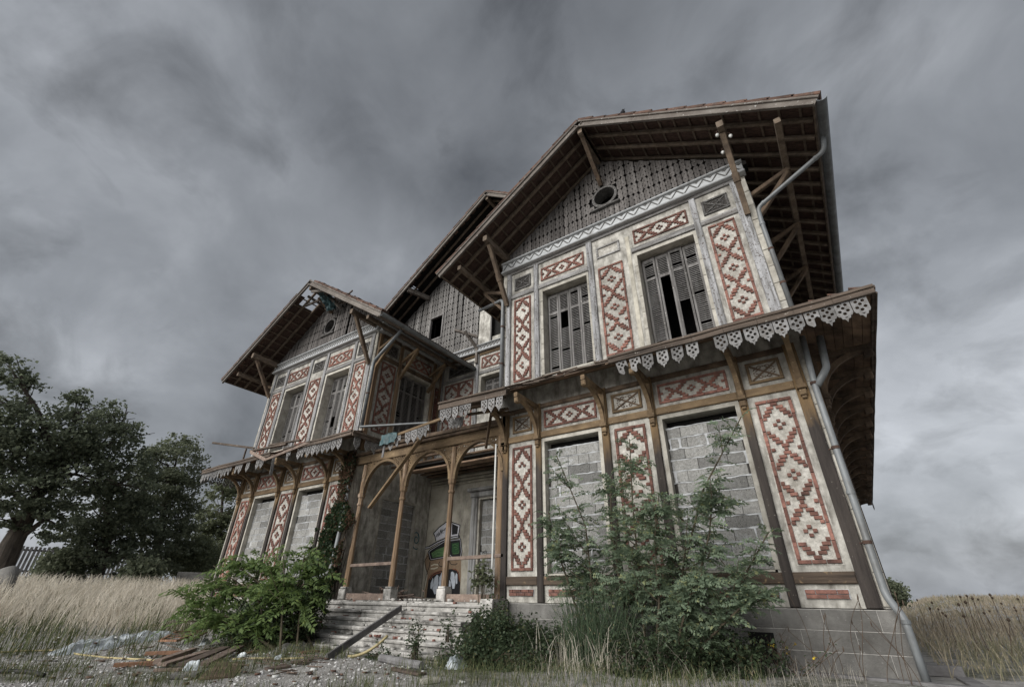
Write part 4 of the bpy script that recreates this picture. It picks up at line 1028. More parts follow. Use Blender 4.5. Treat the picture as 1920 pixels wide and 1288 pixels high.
# porcelain insulators on the verge purlin
for (x, y, z) in ((0.02, -1.05, 9.38), (0.24, -0.95, 9.30), (0.02, -0.72, 9.20)):
    mb = MB(); tube(mb, [(x, y, z+0.05), (x, y, z+0.03), (x, y, z+0.01), (x, y, z-0.02), (x, y, z-0.03)], [0.016, 0.036, 0.036, 0.024, 0.016], 12); o = mb.build('insulator', 'porcelain', villa, smooth=True)
    k = MB(); tube(k, [(x, y, z+0.04), (x, y, z+0.12), (0.12, y, z+0.16)], 0.008, 6); k.build('pin', 'rust', o)
# torn tarpaulin caught in the broken ridge
def cloth(name, m, par, o, U, V, nu, nv, amp, seed, kind=None):
    mb = MB(); o, U, V = Vector(o), Vector(U), Vector(V); n = U.cross(V).normalized(); vs = []
    for i in range(nu+1):
        for j in range(nv+1):
            p = o+U*(i/nu)+V*(j/nv); q = Vector((i*0.55, j*0.55, seed))
            vs.append(p+n*amp*(noise.noise(q)+0.6*noise.noise(q*2.1))+U.normalized()*amp*0.5*noise.noise(q+Vector((9, 0, 0))))
    mb.add(vs, [(i*(nv+1)+j, (i+1)*(nv+1)+j, (i+1)*(nv+1)+j+1, i*(nv+1)+j+1) for i in range(nu) for j in range(nv)])
    return mb.build(name, m, par, smooth=True)
tp = cloth('tarpaulin', 'tarp', None, (-14.35, -1.0, 11.35), (0.35, 0.15, 0.1), (0.12, 0.55, -0.75), 10, 16, 0.16, 3.3)
tag(tp, 'torn teal tarpaulin caught in the broken ridge of the left gable roof', 'tarpaulin')
tp = cloth('tarpaulin', 'tarp', None, (-9.10, -1.0, 4.62), (0.50, 0.05, 0.02), (0, -0.06, -0.28), 9, 6, 0.07, 5.1)
tag(tp, 'scrap of teal tarpaulin hanging on the porch beam above the second column', 'tarpaulin')
for p, q in (((-14.5, -1.1, 11.25), (-13.2, -0.9, 10.9)), ((-14.2, -0.9, 11.35), (-13.75, -0.2, 10.7)), ((-15.3, -0.8, 11.05), (-14.2, -0.5, 11.3)), ((-14.9, -1.0, 11.25), (-14.9, -0.2, 11.2))):
    stick(roofL, p, q, 0.07, 0.09, 'barge')
ns = MB()
for k in range(14):
    p = Vector((-13.75+rnd(-0.45, 0.45), -0.25+rnd(-0.1, 0.1), 10.95+rnd(-0.15, 0.1))); beam(ns, p, p+Vector((rnd(-0.5, 0.5), rnd(-0.1, 0.1), rnd(-0.1, 0.25))), 0.05, 0.06)
ns.build('broken_roof_timber', 'fascia', roofL)
# ------------------------------------------------------------------ pixels to places (used to read positions off the photograph)
def pix_dir(x, y):
    return (_f+_r*((x-960)/845.57)+_u*((644-y)/845.57))
def at(x, y, d):
    v = pix_dir(x, y); v = v/math.hypot(v.x, v.y)*d; return CAMPOS+v
def on_y(x, y, Y):
    v = pix_dir(x, y); return CAMPOS+v*((Y-CAMPOS.y)/v.y)
def on_ground(x, y):
    v = pix_dir(x, y); z = 0.0
    for _ in range(6):
        p = CAMPOS+v*((z-CAMPOS.z)/v.z); z = ground_z(p.x, p.y)
    return p

# ------------------------------------------------------------------ ground
M['ground'] = mat('gravelly_soil', (0.44, 0.425, 0.405), (0.21, 0.20, 0.185), 7, bump=1.0, bscale=30, dirt=(0.075, 0.078, 0.045), dirt_scale=0.55, dirt_lo=0.50, dirt_hi=0.64, speck=(0.40, 0.39, 0.38), speck_scale=26, speck_at=0.60, rnd=0, bdist=0.05)
def ground():
    def axis(a, b, n, c, k):
        t = np.linspace(-1, 1, n); s = np.sinh(t*k)/math.sinh(k); return np.where(s < 0, c+s*(c-a), c+s*(b-c))
    xs = axis(-900, 900, 210, -7.0, 6.2); ys = axis(-120, 1500, 210, -2.5, 6.2)
    vs = [(x, y, ground_z(x, y)) for x in xs for y in ys]; n = len(ys)
    fs = [(i*n+j, (i+1)*n+j, (i+1)*n+j+1, i*n+j+1) for i in range(len(xs)-1) for j in range(n-1)]
    me = bpy.data.meshes.new('ground'); me.from_pydata(vs, [], fs); me.update(); me.materials.append(M['ground'])
    me.polygons.foreach_set('use_smooth', [True]*len(me.polygons))
    o = link('ground', me); o['kind'] = 'structure'; return o
ground()

class Q:
    """fast collection of small faces in numpy"""
    def __init__(s): s.V = []; s.F = []; s.n = 0
    def add(s, V, F):
        s.V.append(V); s.F.append(F+s.n); s.n += len(V)
    def build(s, name, m, parent=None, kind=None):
        V = np.concatenate(s.V); F = np.concatenate(s.F); k = F.shape[1]
        me = bpy.data.meshes.new(name); me.vertices.add(len(V)); me.vertices.foreach_set('co', V.astype(np.float32).ravel())
        me.loops.add(F.size); me.loops.foreach_set('vertex_index', F.astype(np.int32).ravel())
        me.polygons.add(len(F)); me.polygons.foreach_set('loop_start', np.arange(0, F.size, k, dtype=np.int32))
        me.update(calc_edges=True); me.materials.append(M[m] if isinstance(m, str) else m)
        return link(name, me, parent, kind)
RG = np.random.default_rng(11)
def unit(v): return v/np.maximum(np.linalg.norm(v, axis=-1, keepdims=True), 1e-9)
def blades(q, P, H, Wd, lean, wind=(0, 0), curve=0.5):
    """grass blades: P (n,3) roots, H heights, bent towards a random side plus wind"""
    n = len(P); a = RG.uniform(0, 2*np.pi, n); d = np.stack([np.cos(a), np.sin(a), 0*a], 1)
    off = d*(RG.uniform(0.2, 1, n)*lean*H)[:, None]+np.array([wind[0], wind[1], 0])*H[:, None]
    b = RG.uniform(0, np.pi, n); s = np.stack([np.cos(b), np.sin(b), 0*b], 1)*Wd[:, None]*0.5
    up = np.array([0, 0, 1.0])
    hh = np.sqrt(np.maximum(0.05, 1-np.minimum(0.9, (np.linalg.norm(off, axis=1)/np.maximum(H, 1e-6))**2)))
    p1 = P+off*0.22+up*(H*hh*0.50)[:, None]; p2 = P+off*(0.55+0.0*curve)+up*(H*hh*0.84)[:, None]; p3 = P+off+up*(H*hh*(1.0-0.12*curve))[:, None]
    V = np.stack([P-s, P+s, p1+s*0.8, p1-s*0.8, p2+s*0.5, p2-s*0.5, p3+s*0.12, p3-s*0.12], 1).reshape(-1, 3)
    k = (np.arange(n)*8)[:, None]
    F = np.concatenate([k+np.array([0, 1, 2, 3]), k+np.array([3, 2, 4, 5]), k+np.array([5, 4, 6, 7])])
    q.add(V, F)
def gz(P): return np.array([ground_z(x, y) for x, y in P])
def leaves(q, P, size, aspect=0.55, up=0.5, fold=0.15):
    """loose leaves: rhombs with random attitude"""
    n = len(P); nrm = RG.normal(size=(n, 3)); nrm[:, 2] = np.abs(nrm[:, 2])+up; nrm = unit(nrm)
    t = unit(np.cross(nrm, RG.normal(size=(n, 3)))); b = np.cross(nrm, t)
    L = (size*RG.uniform(0.6, 1.25, n))[:, None]
    V = np.stack([P-t*L*0.5, P+b*L*aspect*0.5+nrm*L*fold, P+t*L*0.5, P-b*L*aspect*0.5+nrm*L*fold], 1).reshape(-1, 3)
    q.add(V, (np.arange(n)*4)[:, None]+np.arange(4))
def pinnate(q, base, d, L, pairs, ll, lw, droop=0.35, terminal=True):
    """compound leaf: leaflets in pairs along an arching rachis"""
    d = unit(np.array(d)); up = np.array([0, 0, 1.0]); side = np.cross(d, up)
    side = unit(side) if np.linalg.norm(side) > 1e-3 else np.array([1.0, 0, 0])
    t = np.linspace(0.12, 1, pairs); path = np.array(base)+d*(t*L)[:, None]-up*(droop*L*t**2)[:, None]
    tang = unit(d-up*(2*droop*t)[:, None]); ra = RG.uniform(-1.15, 1.15); n0 = unit(np.cross(side, d)); side = side*math.cos(ra)+n0*math.sin(ra); nrm = unit(np.cross(side, tang)); V = []
    for s in (-1, 1):
        jitter = RG.normal(0, 0.26, (pairs, 3))
        ax = unit(side*s*1.0+tang*0.42-nrm*0.25*RG.uniform(0.2, 1.6, (pairs, 1))+jitter)
        lat = unit(np.cross(ax, nrm)); l = (ll*(1-0.45*np.abs(t-0.45))*RG.uniform(0.85, 1.1, pairs))[:, None]; w = lw*l/ll
        V.append(np.stack([path, path+ax*l*0.45+lat*w*0.5+nrm*0.08*l, path+ax*l, path+ax*l*0.45-lat*w*0.5+nrm*0.08*l], 1))
    if terminal:
        ax = tang[-1]; lat = side; l = ll*0.9; p = path[-1]
        V.append(np.array([[p, p+ax*l*0.45+lat*lw*0.5, p+ax*l, p+ax*l*0.45-lat*lw*0.5]]))
    V = np.concatenate(V).reshape(-1, 3); q.add(V, (np.arange(len(V)//4)*4)[:, None]+np.arange(4))
    r = 0.003+0.004*L; A = np.array(base); B = path[pairs//2]; C = path[-1]; z = nrm[0]*r
    q.add(np.array([A-z, A+z, B+z, B-z, C+z*0.5, C-z*0.5]), np.array([[0, 1, 2, 3], [3, 2, 4, 5]]))

def leafmat(name, c1, c2, tip=None, **k):
    return mat(name, c1, c2, 9, detail=3, bump=0.0, translucent=0.45, rnd=0.0, rough=0.6, contrast=(0.30, 0.62), speck=tip, speck_scale=14, speck_at=0.60, **k)
M['robinia'] = leafmat('robinia_leaf', (0.235, 0.295, 0.195), (0.125, 0.170, 0.112), (0.36, 0.38, 0.19))
M['sumac'] = leafmat('sumac_leaf', (0.195, 0.265, 0.090), (0.088, 0.140, 0.050), (0.20, 0.25, 0.07))
M['ivy'] = leafmat('ivy_leaf', (0.05, 0.082, 0.036), (0.024, 0.040, 0.020), (0.16, 0.075, 0.042))
M['ivy_dry'] = leafmat('withered_ivy_leaf', (0.17, 0.10, 0.065), (0.08, 0.05, 0.034), (0.06, 0.08, 0.035))
M['bramble'] = leafmat('bramble_leaf', (0.095, 0.130, 0.070), (0.042, 0.062, 0.034), (0.13, 0.12, 0.055))
M['oak'] = leafmat('oak_leaf', (0.200, 0.225, 0.150), (0.095, 0.115, 0.078), (0.28, 0.30, 0.20))
M['oak2'] = leafmat('field_maple_leaf', (0.225, 0.245, 0.160), (0.110, 0.130, 0.085), (0.30, 0.31, 0.21))
M['pale_leaf'] = leafmat('pale_leaf', (0.20, 0.22, 0.13), (0.095, 0.11, 0.065), (0.17, 0.175, 0.09))
M['bark'] = mat('bark', (0.085, 0.070, 0.056), (0.032, 0.026, 0.022), 9, stretch=(1, 1, 0.25), bump=1.0, bscale=25, rnd=0)
M['twig'] = mat('green_twig', (0.085, 0.07, 0.045), (0.045, 0.036, 0.026), 9, bump=0.2, rnd=0)
M['drygrass'] = mat('dry_grass', (0.80, 0.745, 0.65), (0.45, 0.40, 0.32), 3, detail=3, bump=0, rnd=0, translucent=0.45, dirt=(0.20, 0.18, 0.11), dirt_scale=0.3, dirt_lo=0.54, dirt_hi=0.72, speck=(0.66, 0.61, 0.52), speck_scale=20, speck_at=0.6)
M['dryfield'] = mat('dry_field_grass', (0.42, 0.36, 0.275), (0.22, 0.185, 0.135), 3, detail=3, bump=0, rnd=0, translucent=0.2, dirt=(0.15, 0.15, 0.088), dirt_scale=0.28, dirt_lo=0.48, dirt_hi=0.64, speck=(0.42, 0.35, 0.25), speck_scale=20, speck_at=0.6)
M['greengrass'] = mat('short_grass', (0.115, 0.135, 0.058), (0.055, 0.068, 0.030), 4, detail=3, bump=0, rnd=0, translucent=0.2, speck=(0.28, 0.24, 0.14), speck_scale=14, speck_at=0.58)
M['sedge'] = mat('sedge_blade', (0.095, 0.135, 0.075), (0.045, 0.070, 0.042), 12, detail=3, bump=0, rnd=0, translucent=0.2, speck=(0.34, 0.28, 0.17), speck_scale=18, speck_at=0.63)
M['drystem'] = mat('dry_stem', (0.12, 0.085, 0.06), (0.05, 0.037, 0.028), 9, bump=0, rnd=0)
M['stones'] = mat('pale_gravel', (0.62, 0.61, 0.60), (0.34, 0.335, 0.325), 3, bump=0.6, bscale=50, rnd=0, speck=(0.13, 0.11, 0.095), speck_scale=9, speck_at=0.58)

# ------------------------------------------------------------------ grass, gravel
def field(n, fn, H, Wd, m, name, label, cat, lean=0.5, wind=(0, 0), dens=None):
    P = fn(n)
    if dens is not None: P = P[np.array([dens(x, y) for x, y in P]) > RG.uniform(0, 1, len(P))]
    z = gz(P); P3 = np.column_stack([P, z-0.01]); q = Q()
    h = RG.uniform(H[0], H[1], len(P)); rr = np.hypot(P[:, 0], P[:, 1]+8.3); blades(q, P3, h, RG.uniform(Wd[0], Wd[1], len(P))*np.clip(rr/20, 0.45, 1.8), lean, wind)
    o = q.build(name, m, None, 'stuff'); tag(o, label, cat); return o
def polar(az0, az1, r0, r1, powr=0.5):
    def f(n):
        a = RG.uniform(az0, az1, n); u = RG.uniform(0, 1, n)
        r = (r0**(1/powr)+(r1**(1/powr)-r0**(1/powr))*u)**powr
        return np.column_stack([-np.sin(a)*r, -8.3+np.cos(a)*r])
    return f
def nz(x, y, s, o=0.0): return noise.noise(Vector((x*s, y*s, o)))
# azimuth counted to the left of the facade normal; left edge of the picture is near 80 degrees
field(34000, polar(R(58), R(88), 15.5, 30), (0.30, 1.05), (0.010, 0.030), 'drygrass', 'tall_grass', 'tall bleached dry grass on the bank left of the villa', 'grass', 0.75, (0.16, 0.07),
      lambda x, y: sstep(15, 18.5, math.hypot(x, y+8.3))*(0.60+1.0*nz(x, y, 0.45)+0.5*nz(x, y, 1.3)) if x < -11.5 and not (-18.9 < x < -11 and y > -0.6) else 0)
field(12000, polar(R(56), R(88), 12.0, 24), (0.15, 0.60), (0.010, 0.026), 'greengrass', 'weeds', 'green and straw weeds in front of the tall dry grass', 'weeds', 0.6, (0.1, 0.05),
      lambda x, y: 0.45+1.3*nz(x, y, 0.5, 3) if x < -11 and y < -0.8 else 0)
field(42000, polar(R(10), R(86), 4.0, 14.0), (0.06, 0.24), (0.009, 0.020), 'greengrass', 'short_grass', 'short patchy grass growing through the gravel yard', 'grass', 0.7, (0.03, 0.03),
      lambda x, y: (1.0 if nz(x, y, 0.55, 5)+0.35*nz(x, y, 1.7, 8)-0.05+0.30*sstep(-3.6, -1.9, y)*sstep(-10.5, -8.0, x) > 0.06 else 0.05) if y < (-2.05 if x > -11.2 and x < -6.0 else -0.1) else 0)
field(1800, polar(R(2), R(34), 5.5, 8.4), (0.08, 0.26), (0.004, 0.008), 'drygrass', 'straw_grass', 'dry straw at the foot of the right wing', 'grass', 0.7, (0.05, 0.0),
      lambda x, y: (0.6+nz(x, y, 0.9, 4)) if y < -0.1 and x > -5.2 else 0)
field(52000, polar(R(-32), R(3), 9.0, 75, 0.7), (0.12, 0.55), (0.010, 0.034), 'dryfield', 'field_grass', 'brown dry meadow running to the horizon right of the villa', 'meadow', 0.8, (0.12, 0.04),
      lambda x, y: (0.55+1.1*nz(x, y, 0.55)+0.5*nz(x, y, 0.2)) if x > 0.55 and y > 0.5 else 0)
def gravel():
    n = 15000; q = Q(); P = polar(R(20), R(86), 4.6, 15.5, 0.6)(n)
    P = P[[(y < -2.1 or x < -11.6) and y < -0.9 and nz(x, y, 0.55, 5) < 0.18 for x, y in P]]; n = len(P)
    C = np.column_stack([P, gz(P)]); s = (0.008+0.030*RG.random(n)**3)[:, None, None]
    ico = np.array([[1, 0, 0], [-1, 0, 0], [0, 1, 0], [0, -1, 0], [0, 0, 0.6], [0, 0, -0.6]], float)
    V = C[:, None, :]+ico[None]*s*RG.uniform(0.6, 1.4, (n, 6, 1))
    F = np.array([[0, 2, 4], [2, 1, 4], [1, 3, 4], [3, 0, 4], [2, 0, 5], [1, 2, 5], [3, 1, 5], [0, 3, 5]])
    q.add(V.reshape(-1, 3), ((np.arange(n)*6)[:, None, None]+F[None]).reshape(-1, 3))
    tag(q.build('gravel', 'stones', None, 'stuff'), 'pale gravel scattered over the yard in front of the villa', 'gravel')
gravel()

# ------------------------------------------------------------------ trees
def tree(name, label, trunk, blobs, n, leaf, m, tr=0.3, group=None, bare=()):
    base = Vector(trunk[0]); t = empty(name, label, 'tree', group)
    mb = MB(); P = [Vector(p) for p in trunk]; k = len(P)
    tube(mb, P, [tr*(1-0.6*i/(k-1)) for i in range(k)], 10); mb.build('trunk', 'bark', t)
    lm = MB(); tips = []
    for c, r in blobs:
        c = Vector(c); j = min(range(1, k), key=lambda i: (P[i]-c).length+abs(P[i].z-c.z+1.0)); s = P[j]
        md = s.lerp(c, 0.5)+Vector((rnd(-.4, .4), rnd(-.4, .4), rnd(-.3, .5))); tube(lm, [s, md, c], [tr*0.35, tr*0.22, tr*0.10], 7)
        for _ in range(7):
            v = Vector((rnd(-1, 1), rnd(-1, 1), rnd(-0.6, 1))); e = c+Vector((v.x*r[0], v.y*r[1], v.z*r[2]))*0.85
            b0 = md.lerp(c, rnd(0.2, 1)); tube(lm, [b0, b0.lerp(e, 0.5)+Vector((0, 0, rnd(0, .25))), e], [tr*0.11, tr*0.07, tr*0.03], 5)
    for pts in bare: tube(lm, pts, [0.05, 0.03, 0.015][:len(pts)], 5)
    lm.build('limbs', 'bark', t)
    q = Q(); tot = sum(r[0]*r[1]*r[2] for c, r in blobs)
    for c, r in blobs:
        kk = int(n*(r[0]*r[1]*r[2])/tot); nc = max(12, kk//38)
        d = unit(RG.normal(size=(nc, 3))); rad = RG.uniform(0.35, 1.08, (nc, 1))**0.6
        C = np.array(c)+d*rad*np.array(r)*(0.85+0.25*RG.random((nc, 1)))
        L = np.repeat(C, 45, 0)+RG.normal(size=(nc*45, 3))*np.array([0.25, 0.25, 0.14])*min(1.0, min(r)/1.5)
        leaves(q, L, np.full(len(L), leaf), 0.75, 0.35)
    q.build('crown', m, t, None)
    return t
def blob(px, py, d, rx, ry=None, rz=None): return (at(px, py, d), (rx, ry or rx, rz or rx*0.8))
tz = lambda p, dz=-0.3: Vector((p.x, p.y, ground_z(p.x, p.y)+dz))
b0 = at(10, 1060, 34)
tree('oak_tree', 'big dark oak with leaning trunk at the left edge of the picture', [tz(b0), at(22, 1020, 34), at(42, 985, 34), at(58, 955, 34), at(75, 915, 34), at(110, 870, 34)],
     [blob(5, 745, 34, 1.7, 1.8, 1.9), blob(-50, 810, 34, 2.2), blob(35, 845, 33.5, 1.9), blob(110, 830, 34, 2.3, 2.2, 1.7), blob(165, 800, 34.5, 2.0, 2, 1.6), blob(215, 830, 34.5, 1.7, 1.8, 1.6), blob(150, 890, 34, 2.2, 2.2, 1.5), blob(60, 920, 33, 1.7, 1.7, 1.2), blob(20, 965, 33.5, 1.4, 1.4, 0.9), blob(225, 905, 34.5, 1.7, 1.7, 1.5), blob(90, 975, 33.5, 1.6, 1.6, 0.9), blob(25, 700, 34, 1.2), blob(-20, 900, 34, 1.8), blob(155, 765, 34.6, 1.1, 1.1, 1.0)],
     21000, 0.20, 'oak', 0.48, bare=[(at(222, 800, 34.5), at(240, 772, 34.5), at(256, 776, 34.5)), (at(232, 790, 34.5), at(237, 768, 34.5), at(239, 762, 34.5))])
b0 = at(190, 1075, 36)
tree('oak_tree', 'second oak with low spreading branches right of the leaning oak', [tz(b0), at(195, 1030, 36), at(205, 985, 36), at(200, 950, 36), at(215, 900, 36)],
     [blob(190, 960, 36, 2.0, 2, 1.6), blob(240, 990, 36, 1.9, 1.9, 1.7), blob(200, 1030, 35.5, 1.7, 1.7, 1.2), blob(255, 1050, 35.5, 1.6, 1.6, 1.1), blob(235, 930, 36.3, 1.6), blob(150, 1010, 36, 1.5, 1.5, 0.9)], 9500, 0.20, 'oak', 0.34)
b0 = at(290, 1085, 38)
tree('maple_tree', 'dense rounded tree between the oaks and the left wing', [tz(b0), at(295, 1030, 38), at(305, 970, 38), at(315, 910, 38)],
     [blob(325, 870, 38, 1.9, 1.9, 1.7), blob(300, 915, 38, 1.9), blob(338, 930, 38, 1.5, 1.6, 1.6), blob(310, 975, 38, 1.9, 1.9, 1.6), blob(338, 985, 38.3, 1.3), blob(300, 1030, 37.6, 1.8, 1.8, 1.3), blob(335, 840, 38, 1.1), blob(290, 860, 38, 0.9)], 12500, 0.19, 'oak2', 0.3)
b0 = at(410, 1085, 46)
tree('pale_tree', 'thin light green tree behind the left awning', [tz(b0), at(412, 1030, 46), at(415, 970, 46), at(418, 920, 46)],
     [blob(412, 950, 46, 1.9, 1.9, 2.0), blob(420, 1000, 46, 1.9), blob(395, 1010, 46, 1.7), blob(425, 920, 46, 1.2), blob(435, 1040, 46, 1.9), blob(400, 975, 46, 1.4)], 6500, 0.24, 'pale_leaf', 0.2)
for (px, py, d, r, lb) in ((355, 1045, 39, 1.7, 'low yellowish shrub at the edge of the wood beside the left wing'), (385, 1050, 41, 1.6, 'grey green shrub nearest the left corner of the villa'), (120, 1062, 36, 1.2, 'small dark shrub before the wooden fence'), (265, 1078, 33, 1.0, 'low shrub at the top of the dry grass bank')):
    c = at(px, py, d); b0 = tz(c); s = empty('shrub', lb, 'shrub', 'shrubs along the field edge')
    st = MB()
    for k in range(5): e = c+Vector((rnd(-r, r), rnd(-r, r), rnd(-0.3, 0.6)))*0.7; tube(st, [b0, b0.lerp(e, 0.5), e], [0.05, 0.03, 0.012], 5)
    st.build('stems', 'bark', s); q = Q(); n = int(2200*r)
    L = np.array(c)+unit(RG.normal(size=(n, 3)))*(RG.random((n, 1))**0.4)*np.array([r, r, r*0.75])+RG.normal(size=(n, 3))*0.15
    leaves(q, L, np.full(n, 0.22), 0.7, 0.3); q.build('foliage', 'oak2' if px < 300 else 'pale_leaf', s)
# hedge mound on the right horizon
c = at(1668, 1112, 55); s = empty('shrub', 'rounded hedge bush on the meadow horizon behind the downpipe', 'shrub', 'shrubs along the field edge'); st = MB(); tube(st, [tz(c), c], [0.08, 0.04], 6); st.build('stems', 'bark', s)
q = Q(); n = 3200; L = np.array(c)+unit(RG.normal(size=(n, 3)))*(RG.random((n, 1))**0.4)*np.array([1.3, 1.3, 1.0])+RG.normal(size=(n, 3))*0.15; leaves(q, L, np.full(n, 0.26), 0.7, 0.3); q.build('foliage', 'oak2', s)

# ------------------------------------------------------------------ saplings and bushes against the villa
def stem_path(pts, n=10):
    P = [Vector(p) for p in pts]; out = []
    for i in range(n+1):
        t = i/n*(len(P)-1); k = min(int(t), len(P)-2); out.append(P[k].lerp(P[k+1], t-k))
    return out
def sapling(name, label, stems, m, L, pairs, ll, lw, per, group=None, droop=0.40, side=0.5, cat='sapling', start=0.22, twigs=9):
    o = empty(name, label, cat, group); w = MB(); q = Q()
    for S in stems:
        P = stem_path(S, 12); Ln = sum((P[i+1]-P[i]).length for i in range(12))
        tube(w, P, [0.018*(1-0.75*i/12)+0.004 for i in range(13)], 6)
        br = [(P, start, 1.0, 1.0)]
        for _ in range(twigs):
            k = random.randint(3, 10); a = rnd(0, 2*math.pi); b = P[k]; l = rnd(0.4, 1.0)*Ln*0.25*(1.25-k/13)
            e = b+Vector((math.cos(a)*l, math.sin(a)*l*0.7, l*rnd(0.5, 1.3))); md = b.lerp(e, 0.5)+Vector((0, 0, -0.04))
            tube(w, [b, md, e], [0.010, 0.007, 0.003], 5); br.append((stem_path([b, md, e], 6), 0.25, 0.9, 0.27 if twigs > 5 else 0.55))
        for path, s0, sc, f in br:
            nn = max(4, int(per*f))
            for i in range(nn):
                t = s0+(1-s0)*(i+random.random())/nn; k = min(int(t*(len(path)-1)), len(path)-2); p = path[k].lerp(path[k+1], t*(len(path)-1)-k)
                a = i*2.4+rnd(-0.5, 0.5); d = (math.cos(a), math.sin(a)*0.9, rnd(0.05, 0.75)+(0.6 if t > 0.93 else 0))
                pinnate(q, p, d, L*rnd(0.65, 1.15)*sc, pairs, ll*rnd(0.85, 1.1), lw, droop)
    w.build('stems', 'twig', o, 'stuff'); q.build('foliage', m, o); return o
Y0 = -1.0
V3 = lambda x, z, y=Y0: (x, y, z)
sapling('robinia_sapling', 'tall feathery sapling before the left walled-up window of the right wing', [[V3(-3.35, 0.1), V3(-3.5, 1.2), V3(-3.55, 2.1), V3(-4.05, 3.35)], [V3(-3.4, 0.1, -1.15), V3(-3.75, 1.0, -1.15), V3(-4.0, 1.7, -1.15), V3(-4.2, 2.35, -1.1)]], 'robinia', 0.33, 10, 0.066, 0.034, 40, 'saplings against the right wing')
sapling('robinia_sapling', 'tallest central sapling covering the brick panel between the walled-up windows', [[V3(-2.75, 0.15), V3(-2.72, 1.2), V3(-2.7, 2.3), V3(-2.62, 3.42)], [V3(-2.9, 0.15, -0.85), V3(-3.1, 1.2, -0.85), V3(-3.15, 2.2, -0.85), V3(-3.1, 2.9, -0.8)], [V3(-2.6, 0.15, -1.2), V3(-2.4, 1.0, -1.2), V3(-2.35, 1.8, -1.2), V3(-2.2, 2.4, -1.2)]], 'robinia', 0.34, 10, 0.066, 0.034, 40, 'saplings against the right wing')
sapling('robinia_sapling', 'slanting sapling reaching across the right walled-up window to its top corner', [[V3(-2.5, 0.15, -0.9), V3(-2.1, 1.4, -0.9), V3(-1.6, 2.5, -0.9), V3(-0.85, 3.5, -0.9)], [V3(-2.4, 0.15), V3(-1.95, 1.1), V3(-1.6, 1.9), V3(-1.45, 2.5)]], 'robinia', 0.33, 10, 0.066, 0.034, 40, 'saplings against the right wing')
sapling('robinia_sapling', 'low leafy sapling bending right over the grey plinth', [[V3(-2.1, 0.15, -1.1), V3(-1.65, 0.8, -1.1), V3(-1.2, 1.4, -1.05), V3(-0.85, 1.85, -1.0)], [V3(-2.2, 0.15, -1.3), V3(-1.8, 0.6, -1.35), V3(-1.35, 0.95, -1.35), V3(-0.95, 1.1, -1.3)], [V3(-2.3, 0.15, -1.3), V3(-2.1, 0.7, -1.4), V3(-1.9, 1.1, -1.4), V3(-1.7, 1.35, -1.4)]], 'robinia', 0.31, 9, 0.064, 0.034, 38, 'saplings against the right wing')
sapling('robinia_sapling', 'dark low sapling behind the sedge tuft', [[V3(-3.0, 0.15, -0.7), V3(-3.0, 0.7, -0.75), V3(-2.9, 1.2, -0.8), V3(-2.8, 1.5, -0.85)], [V3(-2.6, 0.15, -0.6), V3(-2.5, 0.6, -0.65), V3(-2.4, 1.1, -0.7), V3(-2.3, 1.6, -0.7)], [V3(-3.6, 0.15, -0.6), V3(-3.7, 0.7, -0.65), V3(-3.75, 1.3, -0.7), V3(-3.8, 1.6, -0.7)]], 'robinia', 0.30, 9, 0.055, 0.029, 26, 'saplings against the right wing')
B = lambda px, py, d=12.3: at(px, py, d)
sm = []
base_b = on_ground(490, 1218)
for (px, py, d) in ((325, 1165, 12.6), (340, 1120, 12.8), (365, 1180, 12.2), (350, 1150, 12.4), (400, 1060, 12.8), (385, 1095, 12.6), (430, 1050, 12.6), (480, 1045, 12.4), (530, 1030, 12.2), (575, 1025, 12.0), (400, 1170, 12.0), (460, 1100, 12.0), (520, 1080, 11.9), (580, 1070, 11.7), (615, 1075, 11.5), (440, 1180, 11.6), (500, 1140, 11.5), (560, 1120, 11.4), (600, 1100, 11.3), (470, 1190, 11.3)):
    e = at(px, py, d); b = base_b+Vector((rnd(-0.5, 0.8), rnd(-0.2, 0.7), 0)); b.z = ground_z(b.x, b.y); md = b.lerp(e, 0.55)+Vector((0, 0, 0.22)); sm.append([b, md, e])
sapling('sumac_bush', 'wide bright green bush with drooping feathery leaves left of the steps', sm, 'sumac', 0.62, 11, 0.14, 0.055, 10, droop=0.5, cat='bush', start=0.35, twigs=2)
def leaf_mass(name, label, cat, boxes, m, n, size, stems=14, asp=0.7, group=None):
    """bush of small leaves: boxes = [(centre, radii)]"""
    o = empty(name, label, cat, group); q = Q(); w = MB(); tot = sum(r[0]*r[1]*r[2] for c, r in boxes)
    for c, r in boxes:
        k = int(n*r[0]*r[1]*r[2]/tot); nc = max(4, k//14); d = unit(RG.normal(size=(nc, 3))); C = np.array(c)+d*(RG.random((nc, 1))**0.45)*np.array(r)
        P = np.repeat(C, 14, 0)+RG.normal(size=(nc*14, 3))*0.06; P[:, 2] = np.maximum(P[:, 2], gz(P[:, :2])+0.01)
        leaves(q, P, np.full(len(P), size), asp, 0.6)
        for _ in range(stems):
            j = RG.integers(len(C)); e = Vector(C[j]); b = Vector((c[0]+rnd(-1, 1)*r[0]*0.5, c[1]+rnd(-1, 1)*r[1]*0.5, 0)); b.z = ground_z(b.x, b.y)-0.02
            tube(w, [b, b.lerp(e, 0.5)+Vector((0, 0, 0.1)), e], [0.009, 0.006, 0.003], 5)
    w.build('stems', 'twig', o, 'stuff'); q.build('foliage', m, o); return o
leaf_mass('privet_bush', 'dense small-leaved bush filling the corner beside the steps', 'bush', [(at(565, 1150, 11.4), (0.45, 0.5, 0.55)), (at(540, 1180, 11.4), (0.55, 0.5, 0.42)), (at(590, 1120, 11.6), (0.28, 0.3, 0.40)), (at(480, 1175, 11.8), (0.8, 0.6, 0.5))], 'bramble', 9000, 0.06)
